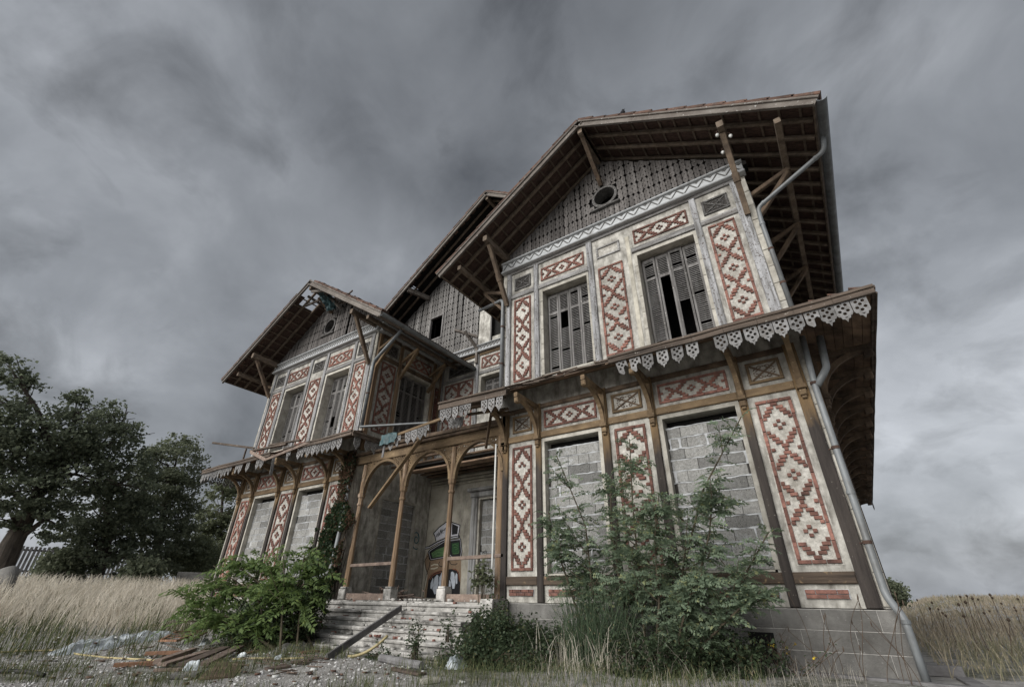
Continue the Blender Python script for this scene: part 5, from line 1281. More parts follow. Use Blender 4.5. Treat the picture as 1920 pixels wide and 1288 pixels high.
leaf_mass('bramble_thicket', 'dark bramble thicket right of the steps', 'bramble', [((-5.25, -1.35, 0.35), (0.55, 0.5, 0.5)), ((-4.8, -1.3, 0.35), (0.7, 0.55, 0.42)), ((-4.3, -1.1, 0.3), (0.6, 0.5, 0.4)), ((-5.2, -1.9, 0.2), (0.5, 0.35, 0.30)), ((-5.5, -0.7, 0.75), (0.25, 0.25, 0.38)), ((-4.5, -1.9, 0.2), (0.8, 0.35, 0.26))], 'bramble', 17000, 0.055)
leaf_mass('bramble_thicket', 'pale green bramble thicket under the right walled-up window', 'bramble', [((-2.6, -1.5, 0.3), (0.6, 0.45, 0.40)), ((-2.0, -1.3, 0.35), (0.6, 0.45, 0.42)), ((-1.5, -1.1, 0.35), (0.45, 0.4, 0.36)), ((-3.9, -1.0, 0.3), (0.5, 0.4, 0.4))], 'bramble', 11000, 0.052)
leaf_mass('weed', 'leafy weed growing through the right end of the steps', 'plant', [((-6.25, -1.95, 0.42), (0.22, 0.18, 0.26)), ((-6.1, -1.35, 0.62), (0.15, 0.13, 0.20))], 'bramble', 420, 0.05)
leaf_mass('weed', 'grey weed at the foot of the steps', 'plant', [((-6.8, -2.15, 0.12), (0.35, 0.15, 0.16))], 'bramble', 400, 0.045)
leaf_mass('fig_shoot', 'young shoot with broad leaves beside the cheek block of the steps', 'plant', [((-6.15, -0.35, 1.35), (0.22, 0.15, 0.28))], 'pale_leaf', 260, 0.09)
# ivy on the corner of the left wing
iv = empty('ivy', 'ivy climbing the downpipe at the right corner of the left wing', 'ivy'); q = Q(); q2 = Q(); w = MB()
n = 17000; u = RG.uniform(-12.6, -10.72, n); v = RG.uniform(0.95, 4.75, n)
def ivy_d(x, z):
    c = -11.36+0.0*z; wd = (1.05 if x < -11.3 else 0.62) if z < 2.7 else 0.85-0.55*sstep(2.6, 3.6, z); wd *= (0.75+0.5*noise.noise(Vector((z*1.3, 3, 1))))
    return abs(x-c+0.05) < wd and noise.noise(Vector((x*2.2, z*2.2, 4))) > -0.28
keep = np.array([ivy_d(a, b) for a, b in zip(u, v)]); u, v = u[keep], v[keep]
yy = -0.10-RG.random(len(u))*0.16-0.10*(v < 2.6)
P = np.column_stack([u, yy, v]); dry = (v > 3.3) & (RG.random(len(u)) < 0.75) | (u > -11.0) & (RG.random(len(u)) < 0.8)
leaves(q, P[~dry], np.full((~dry).sum(), 0.085), 0.85, 0.1); leaves(q2, P[dry], np.full(dry.sum(), 0.075), 0.8, 0.1)
for k in range(16):
    x = rnd(-11.75, -11.0); pts = [Vector((x, -0.09, 0.9))]
    for i in range(9): pts.append(pts[-1]+Vector((rnd(-0.14, 0.14), rnd(-0.02, 0.02), 0.42)))
    for p_ in pts: p_.y = max(-0.14, min(-0.075, p_.y))
    tube(w, pts, [0.014*(1-i/11) for i in range(10)], 5)
w.build('stems', 'bark', iv); q.build('foliage', 'ivy', iv); q2.build('withered_foliage', 'ivy_dry', iv)['label'] = 'brown withered ivy leaves'
# sedge tuft
sg = empty('sedge_tuft', 'big tuft of long arching sedge in front of the right wing', 'grass tuft'); q = Q(); n = 900
a = RG.uniform(0, 2*np.pi, n); r = 0.33*np.sqrt(RG.random(n)); P = np.column_stack([-3.35+np.cos(a)*r*1.5, -1.25+np.sin(a)*r, np.zeros(n)]); P[:, 2] = gz(P[:, :2])-0.02
blades(q, P, RG.uniform(0.5, 1.35, n), RG.uniform(0.006, 0.012, n), 0.85); q.build('blades', 'sedge', sg)
q = Q(); n = 260; a = RG.uniform(0, 2*np.pi, n); P = np.column_stack([-3.2+RG.normal(0, 0.55, n), -1.55+RG.normal(0, 0.2, n), np.zeros(n)]); P[:, 2] = gz(P[:, :2])
blades(q, P, RG.uniform(0.25, 0.65, n), RG.uniform(0.006, 0.011, n), 0.9); q.build('dead_blades', 'drygrass', sg, 'stuff')
# flowering weed and thin dry stalks by the plinth
M['petal'] = mat('yellow_petal', (0.62, 0.46, 0.04), (0.50, 0.34, 0.03), 9, bump=0, rnd=0)
fw = empty('flowering_weed', 'branching weed with small yellow flowers against the grey plinth', 'plant'); w = MB(); q = Q(); q2 = Q()
for k in range(16):
    b = Vector((-1.15+rnd(-0.2, 0.2), -0.75+rnd(-0.15, 0.1), 0.12)); e = b+Vector((rnd(-0.35, 0.65), rnd(-0.15, 0.2), rnd(0.25, 0.58))); md = b.lerp(e, 0.55)+Vector((rnd(-0.08, 0.08), 0, 0.03))
    tube(w, [b, md, e], [0.006, 0.004, 0.002], 5)
    for j in range(3):
        s = md.lerp(e, rnd(0, 0.9)); f = s+Vector((rnd(-0.12, 0.12), rnd(-0.08, 0.08), rnd(0.02, 0.12))); tube(w, [s, f], [0.003, 0.0015], 4)
        if random.random() < 0.16: leaves(q2, np.array(f)+RG.normal(size=(5, 3))*0.008, np.full(5, 0.030), 0.9, 1.0)
    L = np.array([b.lerp(e, rnd(0.1, 0.9))[:] for _ in range(14)])+RG.normal(size=(14, 3))*0.03; leaves(q, L, np.full(14, 0.05), 0.5, 0.4)
w.build('stems', 'drystem', fw, 'stuff'); q.build('foliage', 'bramble', fw); q2.build('flowers', 'petal', fw, 'stuff')
ds = empty('dry_stalks', 'thin dark dry stalks curling before the right end of the plinth', 'plant'); w = MB()
for k in range(16):
    b = Vector((-0.35+rnd(-0.5, 0.55), -0.45+rnd(-0.2, 0.1), 0.18)); h = rnd(0.35, 0.95); c = rnd(-0.3, 0.35)
    pts = [b+Vector((c*t*t+0.05*math.sin(t*4+k), -0.05*t, h*t-0.12*abs(c)*t*t)) for t in (i/8 for i in range(9))]
    tube(w, pts, [0.0035]*7+[0.003, 0.003], 4); tube(w, [pts[-1]-Vector((0, 0, 0.01)), pts[-1]+Vector((0, 0, 0.015)), pts[-1]+Vector((0.003, 0, 0.05))], [0.004, 0.009, 0.003], 5)
w.build('stems', 'drystem', ds, 'stuff')
th = MB()
for k in range(70):
    p = polar(R(-22), R(-1), 12, 22)(1)[0]; 
    if p[0] < 0.9 or p[1] < 3: continue
    b = Vector((p[0], p[1], ground_z(*p))); h = rnd(0.6, 1.05); e = b+Vector((rnd(-0.1, 0.2), 0, h)); tube(th, [b, e], [0.006, 0.004], 4); tube(th, [e-Vector((0, 0, 0.02)), e+Vector((0, 0, 0.01)), e+Vector((0, 0, 0.04))], [0.008, 0.028, 0.012], 6)
o = th.build('seed_heads', 'drystem', None, 'stuff'); tag(o, 'brown wild carrot seed heads standing in the right meadow', 'seed heads')
# ------------------------------------------------------------------ entrance steps
stp = empty('entrance_steps', 'six worn stone steps leading up to the porch', 'steps')
def worn_slab(x0, x1, y0, y1, z0, z1, seed, par, name='step_stone', m='step', amp=0.012):
    """slab with worn, chipped front edge"""
    n = max(4, int((x1-x0)/0.12)); mb = MB(); vs = []
    for i in range(n+1):
        x = x0+(x1-x0)*i/n; a = amp*noise.noise(Vector((x*3, seed, 0)))+amp*0.8*noise.noise(Vector((x*9, seed, 3))); b = amp*noise.noise(Vector((x*2, seed, 7)))
        ch = 0.020+0.022*max(0, noise.noise(Vector((x*5, seed, 11))))
        vs += [(x, y0+a+0.01, z0), (x, y0+a, z1-ch+b), (x, y0+a+ch, z1+b), (x, y1, z1+b*0.3), (x, y1, z0)]
    fs = [(i*5+k, i*5+(k+1) % 5, i*5+5+(k+1) % 5, i*5+5+k) for i in range(n) for k in range(5)]
    mb.add(vs, [tuple(reversed(f)) for f in fs]+[(0, 1, 2, 3, 4), tuple(n*5+k for k in (4, 3, 2, 1, 0))])
    return mb.build(name, m, par)
rs = random.Random(5)
for k in range(6):
    y = -0.36-0.30*k; z1 = 0.925-0.140*k; x0 = -11.0+(0.0 if k < 2 else 0.15*k); x1 = -6.12 if k < 3 else -5.82
    cuts = sorted(rs.uniform(x0+0.9, x1-0.9) for _ in range(2)); cuts = [x0]+cuts+[x1]
    for a, b in zip(cuts, cuts[1:]):
        if b-a > 0.15: worn_slab(a+0.004, b-0.004, y+rs.uniform(-0.012, 0.012), -0.215 if k == 0 else y+0.32, z1-0.155 if k < 5 else -0.2, z1-0.055, rs.random()*50, stp)
        if b-a > 0.15: worn_slab(a+0.006, b-0.003, y-0.035+rs.uniform(-0.014, 0.01), -0.21 if k == 0 else y+0.30, z1-0.053, z1+rs.uniform(-0.008, 0.008), rs.random()*50, stp, 'tread')
core = MB(); wbox(core, -10.9, -6.2, -1.75, -0.23, -0.3, 0.10)
for k in range(5): wbox(core, -10.9, -6.2, -0.34-0.30*k, -0.23, 0.1, 0.76-0.14*k)
core.build('step_core', 'cement', stp)
worn_slab(-6.0, -5.72, -0.62, -0.10, 0.0, 1.02, 3.0, stp, 'cheek_block', 'step'); worn_slab(-11.5, -11.03, -0.75, -0.10, 0.0, 0.98, 8.0, stp, 'cheek_block', 'step')
worn_slab(-5.80, -5.62, -1.55, -1.05, -0.1, 0.40, 5.0, stp, 'cheek_block', 'step')

def chips(name, label, cat, pts, m, s0, s1, flat=0.5):
    q = Q(); C = np.array(pts); n = len(C); cube = np.array([[-1, -1, -1], [1, -1, -1], [1, 1, -1], [-1, 1, -1], [-1, -1, 1], [1, -1, 1], [1, 1, 1], [-1, 1, 1]], float)
    ang = RG.uniform(0, 6.3, n); c, s = np.cos(ang), np.sin(ang); Rm = np.zeros((n, 3, 3)); Rm[:, 0, 0] = c; Rm[:, 0, 1] = -s; Rm[:, 1, 0] = s; Rm[:, 1, 1] = c; Rm[:, 2, 2] = 1
    sz = RG.uniform(s0, s1, (n, 1, 1)); V = cube[None]*np.array([1, 0.6, flat])*sz*RG.uniform(0.7, 1.3, (n, 8, 1)); V = np.einsum('nij,nkj->nki', Rm, V)+C[:, None]
    q.add(V.reshape(-1, 3), ((np.arange(n)*8)[:, None, None]+np.array(BOXF)[None]).reshape(-1, 4)); o = q.build(name, m, None, 'stuff'); tag(o, label, cat); return o
def step_pts(n, dx=(-10.9, -6.2)):
    out = []
    for _ in range(n):
        k = rs.randrange(0, 6); out.append((rs.uniform(*dx), -0.36-0.3*k+rs.uniform(0.05, 0.27), 0.925-0.14*k+0.015))
    return out
chips('brick_rubble', 'small red brick and tile fragments lying on the steps', 'rubble', step_pts(26)+[(rs.uniform(-8.4, -7.0), -1.86+0.3+rs.uniform(0, 0.2), 0.39) for _ in range(10)], 'brick', 0.015, 0.05)
chips('stone_rubble', 'grey stone and plaster crumbs on the steps and porch', 'rubble', step_pts(60)+[(rs.uniform(-10.6, -6.3), rs.uniform(-0.15, 0.5), 0.985) for _ in range(90)], 'step', 0.012, 0.05)
chips('yard_rubble', 'broken tile and brick chips in the gravel yard', 'rubble', [tuple(on_ground(rs.uniform(20, 760), rs.uniform(1205, 1288))+Vector((0, 0, 0.015))) for _ in range(90)], 'tile', 0.012, 0.04, 0.3)
chips('white_scraps', 'white plaster scraps in the gravel yard', 'rubble', [tuple(on_ground(rs.uniform(20, 900), rs.uniform(1190, 1286))+Vector((0, 0, 0.015))) for _ in range(70)], 'porcelain', 0.012, 0.045, 0.3)

sp_ = MB()
for k in range(90):
    p = on_ground(rs.uniform(180, 600), rs.uniform(1214, 1268)); d = Vector((rs.uniform(-1, 1), rs.uniform(-1, 1), rs.uniform(-0.05, 0.12))).normalized()*rs.uniform(0.04, 0.22); p.z += 0.02
    beam(sp_, p-d, p+d, rs.uniform(0.015, 0.05), 0.014, c=0.003)
o = sp_.build('wood_splinters', 'oldwood', None, 'stuff'); tag(o, 'splinters and scraps of wood scattered round the timber pile', 'rubble')
# heap of laths on the porch floor
hp = MB()
for k in range(60):
    p = Vector((rs.gauss(-9.75, 0.28), rs.uniform(0.35, 0.9), 0.99+rs.uniform(0, 0.22)*max(0, 1-abs(k-30)/40))); d = Vector((rs.uniform(-1, 1), rs.uniform(-0.6, 0.6), rs.uniform(-0.25, 0.35))).normalized()*rs.uniform(0.12, 0.35)
    beam(hp, p-d, p+d, 0.03, 0.018, c=0.003)
o = hp.build('lath_heap', 'oldwood', None, 'stuff'); tag(o, 'heap of broken laths on the porch between the first two columns', 'rubble')

# ------------------------------------------------------------------ loose things in the yard
def thing_board(label, p, q, w, h, m, name='board', cat='board', group=None, dz=(0.0, 0.0), up=(0, 0, 1)):
    a = on_ground(*p); b = on_ground(*q); a.z += h/2+dz[0]; b.z += h/2+dz[1]; mb = MB(); N_ = 5
    beam(mb, a, b, w, h, up, 0.005); o = mb.build(name, m); tag(o, label, cat, group); return o
G1 = 'boards of the timber pile'
thing_board('short thick brown beam at the far left of the timber pile', (212, 1251), (289, 1247), 0.10, 0.06, 'redwood', 'plank', 'plank', G1)
thing_board('brown beam lying at the back of the timber pile', (272, 1231), (357, 1229), 0.08, 0.06, 'redwood', 'plank', 'plank', G1, (0.02, 0.03))
thing_board('steep thick plank crossing the middle of the timber pile', (290, 1254), (360, 1227), 0.11, 0.06, 'oldwood', 'plank', 'plank', G1, (0.06, 0.05))
thing_board('narrow grey plank in the middle of the timber pile', (300, 1256), (385, 1229), 0.13, 0.035, 'oldwood', 'plank', 'plank', G1, (0.05, 0.05))
thing_board('broad grey plank in the timber pile, second from the right', (338, 1256), (420, 1222), 0.17, 0.03, 'oldwood', 'plank', 'plank', G1, (0.05, 0.06))
thing_board('rightmost long plank of the timber pile with orange edge', (378, 1254), (446, 1221), 0.16, 0.035, 'oldwood', 'plank', 'plank', G1, (0.04, 0.06))
thing_board('thin pale lath across the top of the timber pile', (366, 1224), (431, 1214), 0.035, 0.02, 'stone', 'plank', 'plank', G1, (0.09, 0.09))
thing_board('short cross batten under the front of the timber pile', (288, 1259), (347, 1257), 0.07, 0.04, 'oldwood', 'plank', 'plank', G1)
thing_board('small orange board beside the right end of the timber pile', (450, 1228), (492, 1221), 0.10, 0.03, 'redwood', 'plank', 'plank', G1)
thing_board('flat brown board lying in the grass left of the leaning board', (498, 1256), (542, 1250), 0.20, 0.03, 'oldwood', 'plank', 'plank')
thing_board('narrow brown board between the grey sheet and the leaning board', (545, 1243), (585, 1238), 0.14, 0.03, 'oldwood', 'plank', 'plank')
thing_board('reddish board beside the foot of the steps', (560, 1226), (592, 1222), 0.18, 0.03, 'redwood', 'plank', 'plank')
thing_board('dark flat panel lying right of the timber pile', (405, 1273), (432, 1243), 0.42, 0.025, 'brown', 'panel', 'panel')
thing_board('pale stone slab under the plastic bag', (322, 1270), (372, 1268), 0.30, 0.05, 'cement', 'slab', 'slab')
a = on_ground(713, 1242); b = on_ground(790, 1258); mb = MB(); tube(mb, [a.lerp(b, i/8)+Vector((0, 0, 0.06+0.012*noise.noise(Vector((i*1.3, 4, 2))))) for i in range(9)], [0.055+0.014*noise.noise(Vector((i*0.9, 1, 1))) for i in range(9)], 9); tag(mb.build('log', 'greyboard'), 'rotten grey log lying before the steps', 'log')
thing_board('splintered board under the rotten log', (740, 1256), (792, 1266), 0.14, 0.03, 'oldwood', 'plank', 'plank')
thing_board('pale flat stone in the grass before the steps', (790, 1281), (822, 1277), 0.20, 0.04, 'stone', 'slab', 'slab')
thing_board('thin grey lath lying left of the yellow hose', (20, 1238), (105, 1240), 0.05, 0.02, 'greyboard', 'plank', 'plank')
# leaning board
a = on_ground(612, 1236); b = on_y(752, 1139, -0.70); mb = MB(); beam(mb, a+Vector((0, 0, 0.02)), b, 0.04, 0.115, (0.2, -0.75, 0.55), 0.006); o = mb.build('leaning_board', 'greyboard'); tag(o, 'long dark grey board leaning across the steps', 'board')
# orange window frame lying flat
fm = empty('broken_frame', 'broken orange wooden frame lying flat by the green bush', 'frame')
c4 = [on_ground(*p)+Vector((0, 0, 0.05)) for p in ((298, 1206), (330, 1188), (376, 1187), (332, 1206))]
for i in range(4):
    m1 = MB(); beam(m1, c4[i], c4[(i+1) % 4], 0.05, 0.04, c=0.004); m1.build('frame_bar', 'redwood', fm)
for t in (0.3, 0.5, 0.7):
    m1 = MB(); beam(m1, c4[0].lerp(c4[1], t), c4[3].lerp(c4[2], t), 0.025, 0.02, c=0.003); m1.build('glazing_bar', 'redwood', fm)
m1 = MB(); beam(m1, on_ground(352, 1206)+Vector((0, 0, 0.04)), on_ground(385, 1190)+Vector((0, 0, 0.06)), 0.05, 0.04, c=0.004); m1.build('loose_bar', 'redwood', fm)
# plastic sheeting
def crumple(name, label, cat, a, b, wd, ht, m, seed, nu=46, nv=14):
    a, b = Vector(a), Vector(b); d = (b-a); L = d.length; d.normalize(); s = Vector((-d.y, d.x, 0)); mb = MB(); vs = []
    for i in range(nu+1):
        for j in range(nv+1):
            u, v = i/nu, j/nv*2-1; q = Vector((u*L*2.3, v*2.2, seed)); e = 1-v*v; tap = min(1, 5*u, 5*(1-u))**0.5
            p = a+d*(u*L)+s*(v*wd*tap*(0.8+0.45*noise.noise(Vector((u*L*0.9, 0, seed)))))
            vs.append((p.x, p.y, ground_z(p.x, p.y)-0.01+ht*e*tap*(0.45+0.8*abs(noise.noise(q))+0.35*abs(noise.noise(q*2.6)))))
    mb.add(vs, [(i*(nv+1)+j, (i+1)*(nv+1)+j, (i+1)*(nv+1)+j+1, i*(nv+1)+j+1) for i in range(nu) for j in range(nv)])
    o = mb.build(name, m); tag(o, label, cat); return o
crumple('plastic_sheet', 'long crumpled sheet of pale plastic on the gravel before the dry grass', 'plastic sheet', on_ground(98, 1207), on_ground(335, 1192), 0.42, 0.22, 'plastic', 2.0)
crumple('plastic_bag', 'crumpled clear plastic bag on the pale slab', 'bag', on_ground(338, 1262)+Vector((0, 0, 0.05)), on_ground(374, 1258)+Vector((0, 0, 0.05)), 0.17, 0.22, 'plastic', 5.0, 16, 10)
crumple('plastic_bag', 'small white plastic bag by the orange frame', 'bag', on_ground(375, 1212), on_ground(392, 1209), 0.13, 0.13, 'plastic', 6.0, 12, 8)
crumple('plastic_bag', 'small plastic bag at the right end of the timber pile', 'bag', on_ground(445, 1232), on_ground(462, 1231), 0.10, 0.10, 'plastic', 7.0, 12, 8)
crumple('plastic_bag', 'white rubbish bag at the foot of the brambles right of the steps', 'bag', on_ground(838, 1254), on_ground(874, 1250), 0.16, 0.20, 'plastic', 8.0, 16, 10)
crumple('plastic_bag', 'small white bag left of the leaning board', 'bag', on_ground(512, 1236), on_ground(530, 1235), 0.10, 0.10, 'plastic', 9.0, 12, 8)
crumple('cement_sack', 'grey flattened sack lying between the bush and the steps', 'sack', on_ground(512, 1223), on_ground(582, 1218), 0.25, 0.16, 'cement', 11.0, 24, 10)
for (p, q, lb) in (((30, 1152), (62, 1148), 'white plastic scrap at the left edge of the dry grass'), ((105, 1175), (122, 1172), 'white scrap lying below the dry grass'), ((150, 1176), (163, 1168), 'pale scrap leaning at the foot of the dry grass')):
    crumple('plastic_scrap', lb, 'scrap', on_ground(*p), on_ground(*q), 0.12, 0.10, 'plastic', p[0]*0.1, 10, 6)
def hose(label, pts, r, m, name='hose'):
    P = [on_ground(*p)+Vector((0, 0, r*0.8)) for p in pts]; S_ = []
    for i in range(len(P)-1):
        for t in (0, 0.25, 0.5, 0.75): S_.append(P[i].lerp(P[i+1], t))
    S_.append(P[-1]); mb = MB(); tube(mb, S_, r, 8); o = mb.build(name, m, smooth=True); tag(o, label, 'hose'); return o
hose('long yellow conduit snaking over the gravel to the timber pile', [(-20, 1225), (40, 1221), (105, 1220), (150, 1228), (200, 1234), (260, 1237), (305, 1240)], 0.015, 'yellow', 'yellow_conduit')
hose('yellow conduit continuing right of the timber pile', [(436, 1237), (480, 1235), (530, 1236), (570, 1234)], 0.014, 'yellow', 'yellow_conduit')
hose('black rubber hose on the gravel at the lower left', [(0, 1262), (30, 1262), (60, 1264), (80, 1270)], 0.03, 'blackrub', 'black_hose')
mb = MB(); a = on_ground(652, 1233); pts = [a+Vector((0.55*t, 0.30*t, 0.02+0.30*t*t)) for t in (i/8 for i in range(9))]; tube(mb, pts, 0.022, 8); o = mb.build('yellow_conduit', 'yellow', smooth=True); tag(o, 'short bent yellow conduit rising at the foot of the steps', 'hose')
# timbers by the right corner
for (p, q, w_, h_, lb) in (((1690, 1262), (1812, 1270), 0.14, 0.12, 'heavy weathered beam in the straw right of the corner downpipe'), ((1700, 1252), (1790, 1249), 0.10, 0.06, 'thin grey board behind the heavy beam at the right'), ((1808, 1274), (1850, 1296), 0.16, 0.03, 'dark board end sticking out below the heavy beam at the right')):
    thing_board(lb, p, q, w_, h_, 'greyboard', 'timber', 'timber', 'timbers at the right corner')
mb = MB(); beam(mb, (-2.0, -0.42, 0.24), (0.9, -0.38, 0.20), 0.16, 0.10); o = mb.build('kerb_beam', 'greyboard'); tag(o, 'long silvery beam lying along the foot of the plinth', 'timber')

# ------------------------------------------------------------------ far left: wooden fence on a low wall, low wall beyond the grass
wl_ = empty('garden_fence', 'grey paling fence on a stone wall behind the oaks', 'fence')
A = at(-40, 1052, 41); Bq = at(235, 1055, 41); zb = (ground_z(A.x, A.y)+ground_z(Bq.x, Bq.y))/2
d = (Bq-A); d.z = 0; L = d.length; d.normalize(); m1 = MB(); fF = Fr((A.x, A.y, 0), d)
fF.box(m1, 0, L, -0.2, 0.0, zb-0.5, zb+1.0); m1.build('wall', 'cement', wl_)
k = 0.1
while k < L:
    m1 = MB(); fF.cbox(m1, k, k+0.13, 0.0, 0.03, zb+1.02, zb+2.55+rs.uniform(-0.04, 0.04), 0.005); m1.build('pale', 'greyboard', wl_); k += 0.19
for z in (1.2, 2.3):
    m1 = MB(); fF.box(m1, 0, L, -0.06, -0.005, zb+z, zb+z+0.1); m1.build('fence_rail', 'greyboard', wl_)
lw = MB(); A = at(330, 1083, 33); Bq = at(428, 1083, 33); zb = min(ground_z(A.x, A.y), ground_z(Bq.x, Bq.y)); d = Bq-A; d.z = 0; fF = Fr((A.x, A.y, 0), d.normalized()); fF.cbox(lw, 0, d.length, -0.4, 0, zb-0.5, A.z+0.30, 0.03); o = lw.build('low_wall', 'cement'); tag(o, 'low grey concrete wall between the dry grass and the left wing', 'wall')
lw = MB(); p = at(14, 1078, 24); tube(lw, [p+Vector((-0.8, -0.2, -0.5)), p+Vector((-0.5, 0, 0)), p+Vector((0.1, 0, 0.06)), p+Vector((0.6, 0.1, -0.5))], [0.12, 0.26, 0.25, 0.12], 12); o = lw.build('boulder', 'cement', smooth=True); tag(o, 'pale boulder in the dry grass at the left edge', 'boulder')

# ------------------------------------------------------------------ bird on the right verge
bd = empty('bird', 'small dark bird perched on the verge of the main roof', 'bird'); p = on_y(1168, 218, -1.12)
m1 = MB(); tube(m1, [p+Vector((-0.10, 0, 0.02)), p+Vector((-0.05, 0, 0.055)), p+Vector((0.0, 0, 0.10)), p+Vector((0.02, 0, 0.15)), p+Vector((0.022, 0, 0.19)), p+Vector((0.03, 0, 0.215)), p+Vector((0.045, 0, 0.225))], [0.012, 0.045, 0.062, 0.055, 0.034, 0.034, 0.012], 10); m1.build('body', 'feather', bd, smooth=True)
m1 = MB(); beam(m1, p+Vector((-0.17, 0, -0.02)), p+Vector((-0.06, 0, 0.05)), 0.04, 0.012, c=0.002); m1.build('tail', 'feather', bd)
m1 = MB(); tube(m1, [p+Vector((0.05, 0, 0.222)), p+Vector((0.085, 0, 0.215))], [0.010, 0.002], 6); m1.build('beak', 'feather', bd)
for s in (-1, 1): m1 = MB(); tube(m1, [p+Vector((0, 0.02*s, 0.06)), p+Vector((0.01, 0.02*s, -0.02))], 0.005, 5); m1.build('leg', 'feather', bd)

# ------------------------------------------------------------------ spray-painted face on the porch wall
def paint(name, c): 
    if name not in M: M[name] = mat(name, c, tuple(v*0.72 for v in c), 14, bump=0.3, rnd=0, rough=0.8)
    return name
for nme, c in (('paint_black', (0.018, 0.018, 0.02)), ('paint_lilac', (0.62, 0.62, 0.67)), ('paint_green', (0.11, 0.20, 0.085)), ('paint_darkgreen', (0.03, 0.085, 0.035)), ('paint_skin', (0.27, 0.19, 0.125)), ('paint_orange', (0.25, 0.095, 0.055)), ('paint_tooth', (0.50, 0.54, 0.60)), ('paint_pale', (0.62, 0.58, 0.46)), ('paint_teal', (0.05, 0.13, 0.16))): paint(nme, c)
gf = empty('graffiti', 'spray-painted toothy face with cap and green goggles on the porch back wall', 'graffiti')
zc = lambda x, y: on_y(780+x/7.576, 960+y/7.576, 3.25)
def gp(name, m, pts, w):
    P = [zc(*q) for q in pts]; mb = MB(); frC.plate(mb, [[(p.x, p.z) for p in P]], 0.0005, w); return mb.build(name, m, gf)
def gl(name, m, lines, r, w):
    mb = MB()
    for pts in lines:
        P = [zc(*q) for q in pts]; P = [Vector((p.x, 3.25-w, p.z)) for p in P]
        strip(mb, P, (0, 1, 0), 0.002, r)
    return mb.build(name, m, gf, 'stuff' if len(lines) > 1 else None)
gp('face', 'paint_skin', [(170, 560), (125, 670), (140, 790), (165, 900), (150, 1000), (120, 1120), (105, 1215), (620, 1180), (640, 900), (640, 700), (660, 560), (560, 500), (300, 520)], 0.002)
gp('mouth', 'paint_black', [(178, 960), (160, 1100), (148, 1214), (320, 1218), (622, 1182), (628, 1000), (612, 850), (560, 800), (400, 815), (270, 860), (215, 900)], 0.004)
gp('cap', 'paint_lilac', [(250, 300), (330, 220), (430, 145), (520, 150), (625, 185), (605, 330), (420, 350), (285, 410)], 0.003)
gp('cap_side', 'paint_black', [(515, 160), (600, 200), (590, 310), (510, 320)], 0.005)
gp('brim', 'paint_black', [(40, 485), (70, 475), (105, 492), (180, 480), (300, 410), (420, 360), (620, 325), (628, 362), (440, 392), (280, 462), (180, 522), (100, 527)], 0.006)
gp('brim_shine', 'paint_lilac', [(120, 502), (190, 494), (310, 425), (430, 374), (600, 342), (602, 352), (430, 386), (300, 442), (185, 508), (120, 515)], 0.008)
gp('goggles', 'paint_black', [(170, 560), (200, 525), (410, 398), (640, 370), (660, 560), (645, 645), (560, 660), (500, 645), (480, 612), (390, 655), (210, 688), (185, 665)], 0.007)
gl('goggle_rim', 'paint_lilac', [[(185, 570), (210, 540), (410, 415), (630, 385), (648, 560), (635, 630), (560, 645), (505, 630), (482, 600), (390, 640), (215, 672), (185, 570)]], 0.014, 0.010)
gp('lens', 'paint_green', [(222, 580), (300, 530), (402, 492), (402, 618), (240, 645)], 0.010)
gp('lens', 'paint_darkgreen', [(512, 445), (612, 428), (615, 585), (548, 602), (512, 565)], 0.010)
gl('lens_marks', 'paint_darkgreen', [[(240, 600), (280, 560), (330, 550), (385, 560)], [(250, 630), (300, 600), (350, 590)], [(300, 560), (310, 590), (340, 585)]], 0.012, 0.012)
gl('lens_marks', 'paint_green', [[(520, 470), (560, 450), (600, 480)], [(540, 500), (575, 495), (600, 515), (560, 530)], [(520, 590), (600, 585), (618, 540)]], 0.014, 0.012)
gl('lips', 'paint_orange', [[(170, 960), (190, 910), (240, 870), (320, 835), (420, 815)], [(200, 960), (230, 905), (290, 870), (360, 850)], [(520, 805), (580, 820), (605, 860), (618, 980)]], 0.022, 0.0065)
gl('nose', 'paint_black', [[(340, 700), (320, 740), (345, 770), (390, 765)], [(480, 700), (500, 740), (560, 745), (590, 725)], [(170, 620), (125, 690), (140, 790), (165, 880)], [(200, 700), (190, 780), (160, 850)], [(150, 870), (120, 1050), (100, 1220)]], 0.022, 0.006)
for ln in ([(215, 760), (260, 740), (320, 745)], [(210, 800), (260, 800), (310, 780)], [(140, 930), (118, 1100), (112, 1200)]): gl('cheek_light', 'paint_pale', [ln], 0.035, 0.0045)
for pts in ([(240, 930), (210, 1010), (205, 1080), (225, 1090), (245, 1040), (250, 950)], [(300, 885), (265, 930), (235, 1090), (265, 1165), (295, 1150), (320, 1000), (318, 900)], [(370, 850), (335, 920), (318, 1110), (370, 1150), (378, 1000)], [(500, 850), (490, 940), (520, 1085), (548, 1085), (560, 1000), (545, 860), (520, 840)], [(570, 860), (555, 920), (570, 1020), (588, 1010), (590, 880)], [(475, 960), (462, 1100), (480, 1130), (498, 1090), (495, 990)]):
    gp('tooth', 'paint_tooth', pts, 0.007)
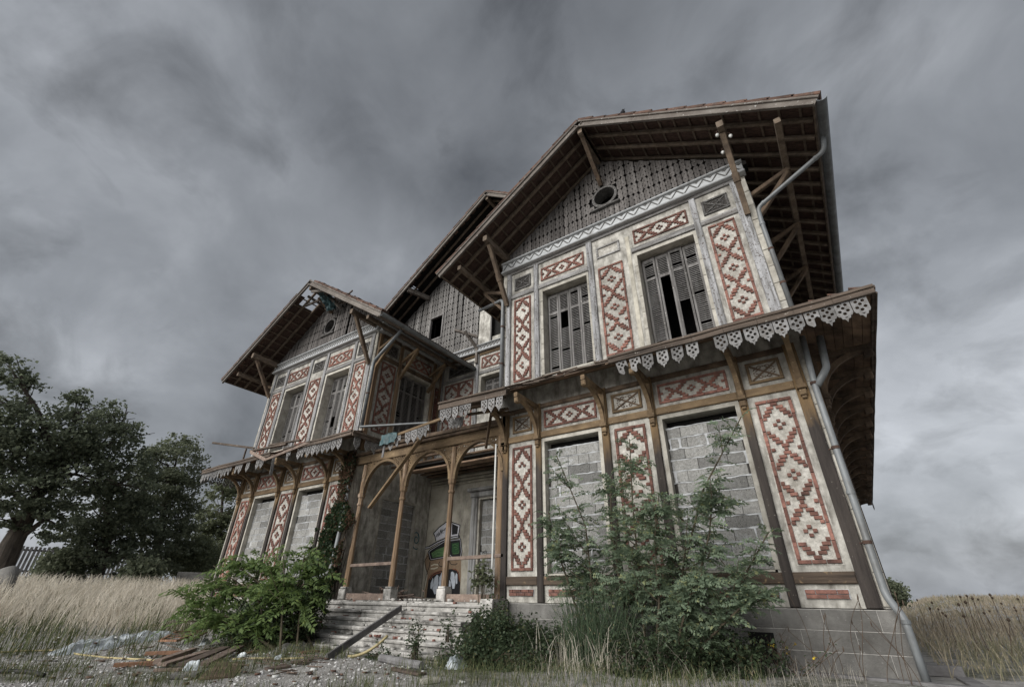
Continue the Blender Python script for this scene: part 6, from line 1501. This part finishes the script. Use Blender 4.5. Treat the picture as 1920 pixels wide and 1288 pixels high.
gl('outline', 'paint_black', [[(250, 300), (330, 215), (430, 140), (520, 145), (628, 182), (605, 330)], [(250, 300), (272, 340), (285, 410)], [(290, 350), (305, 300), (315, 345), (325, 280), (340, 330), (350, 270), (358, 240), (365, 300), (385, 245), (400, 260), (420, 225)]], 0.034, 0.0085)
gl('cap_tag', 'paint_black', [[(300, 355), (320, 300), (318, 345), (338, 285), (335, 330), (352, 262)], [(358, 320), (375, 250), (392, 300), (365, 285)], [(395, 260), (425, 220)]], 0.010, 0.0086)
tg = empty('graffiti', 'blue spiral tag beside the inner corner of the porch', 'graffiti'); m1 = MB()
def onx(px, py, X): v = pix_dir(px, py); return CAMPOS+v*((X-CAMPOS.x)/v.x)
for r0, r1, tt in ((0.05, 0.16, 7.5), (0.15, 0.30, 5.2)):
    c = onx(780.5, 1010.5, -11.36); pts = [Vector((-11.357, c.y+(r0+(r1-r0)*t)*0.75*math.cos(t*tt), c.z+(r0+(r1-r0)*t)*math.sin(t*tt))) for t in (i/20 for i in range(21))]
    strip(m1, pts, (1, 0, 0), 0.002, 0.03)
m1.build('spiral', 'paint_teal', tg)
# writing on the blocks of the door
tx = empty('graffiti', 'black handwriting on the walled-up porch door', 'graffiti')
def write(txt, px, py, Yp, h, par, m='paint_black', rot=0.0):
    p = on_y(px, py, Yp); cu = bpy.data.curves.new('lettering', 'FONT'); cu.body = txt; cu.size = h; cu.extrude = 0.0008; o = bpy.data.objects.new('lettering', cu)
    me = bpy.data.meshes.new_from_object(o); bpy.data.objects.remove(o); me.materials.clear(); me.materials.append(M[m])
    q = link('lettering', me, par); q.location = p; q.rotation_euler = (math.pi/2, rot, 0); return q
write('Fuck', 780+905/7.576, 960+585/7.576, 3.25+0.09, 0.15, tx); write('ANI', 780+1010/7.576, 960+665/7.576, 3.25+0.09, 0.13, tx)
st_ = write('GIMBEB', 1320, 1029.5, 0.118, 0.075, None, 'carvedback'); st_.name = 'stamp'; tag(st_, 'faint maker stamp on a block of the right walled-up window', 'lettering')
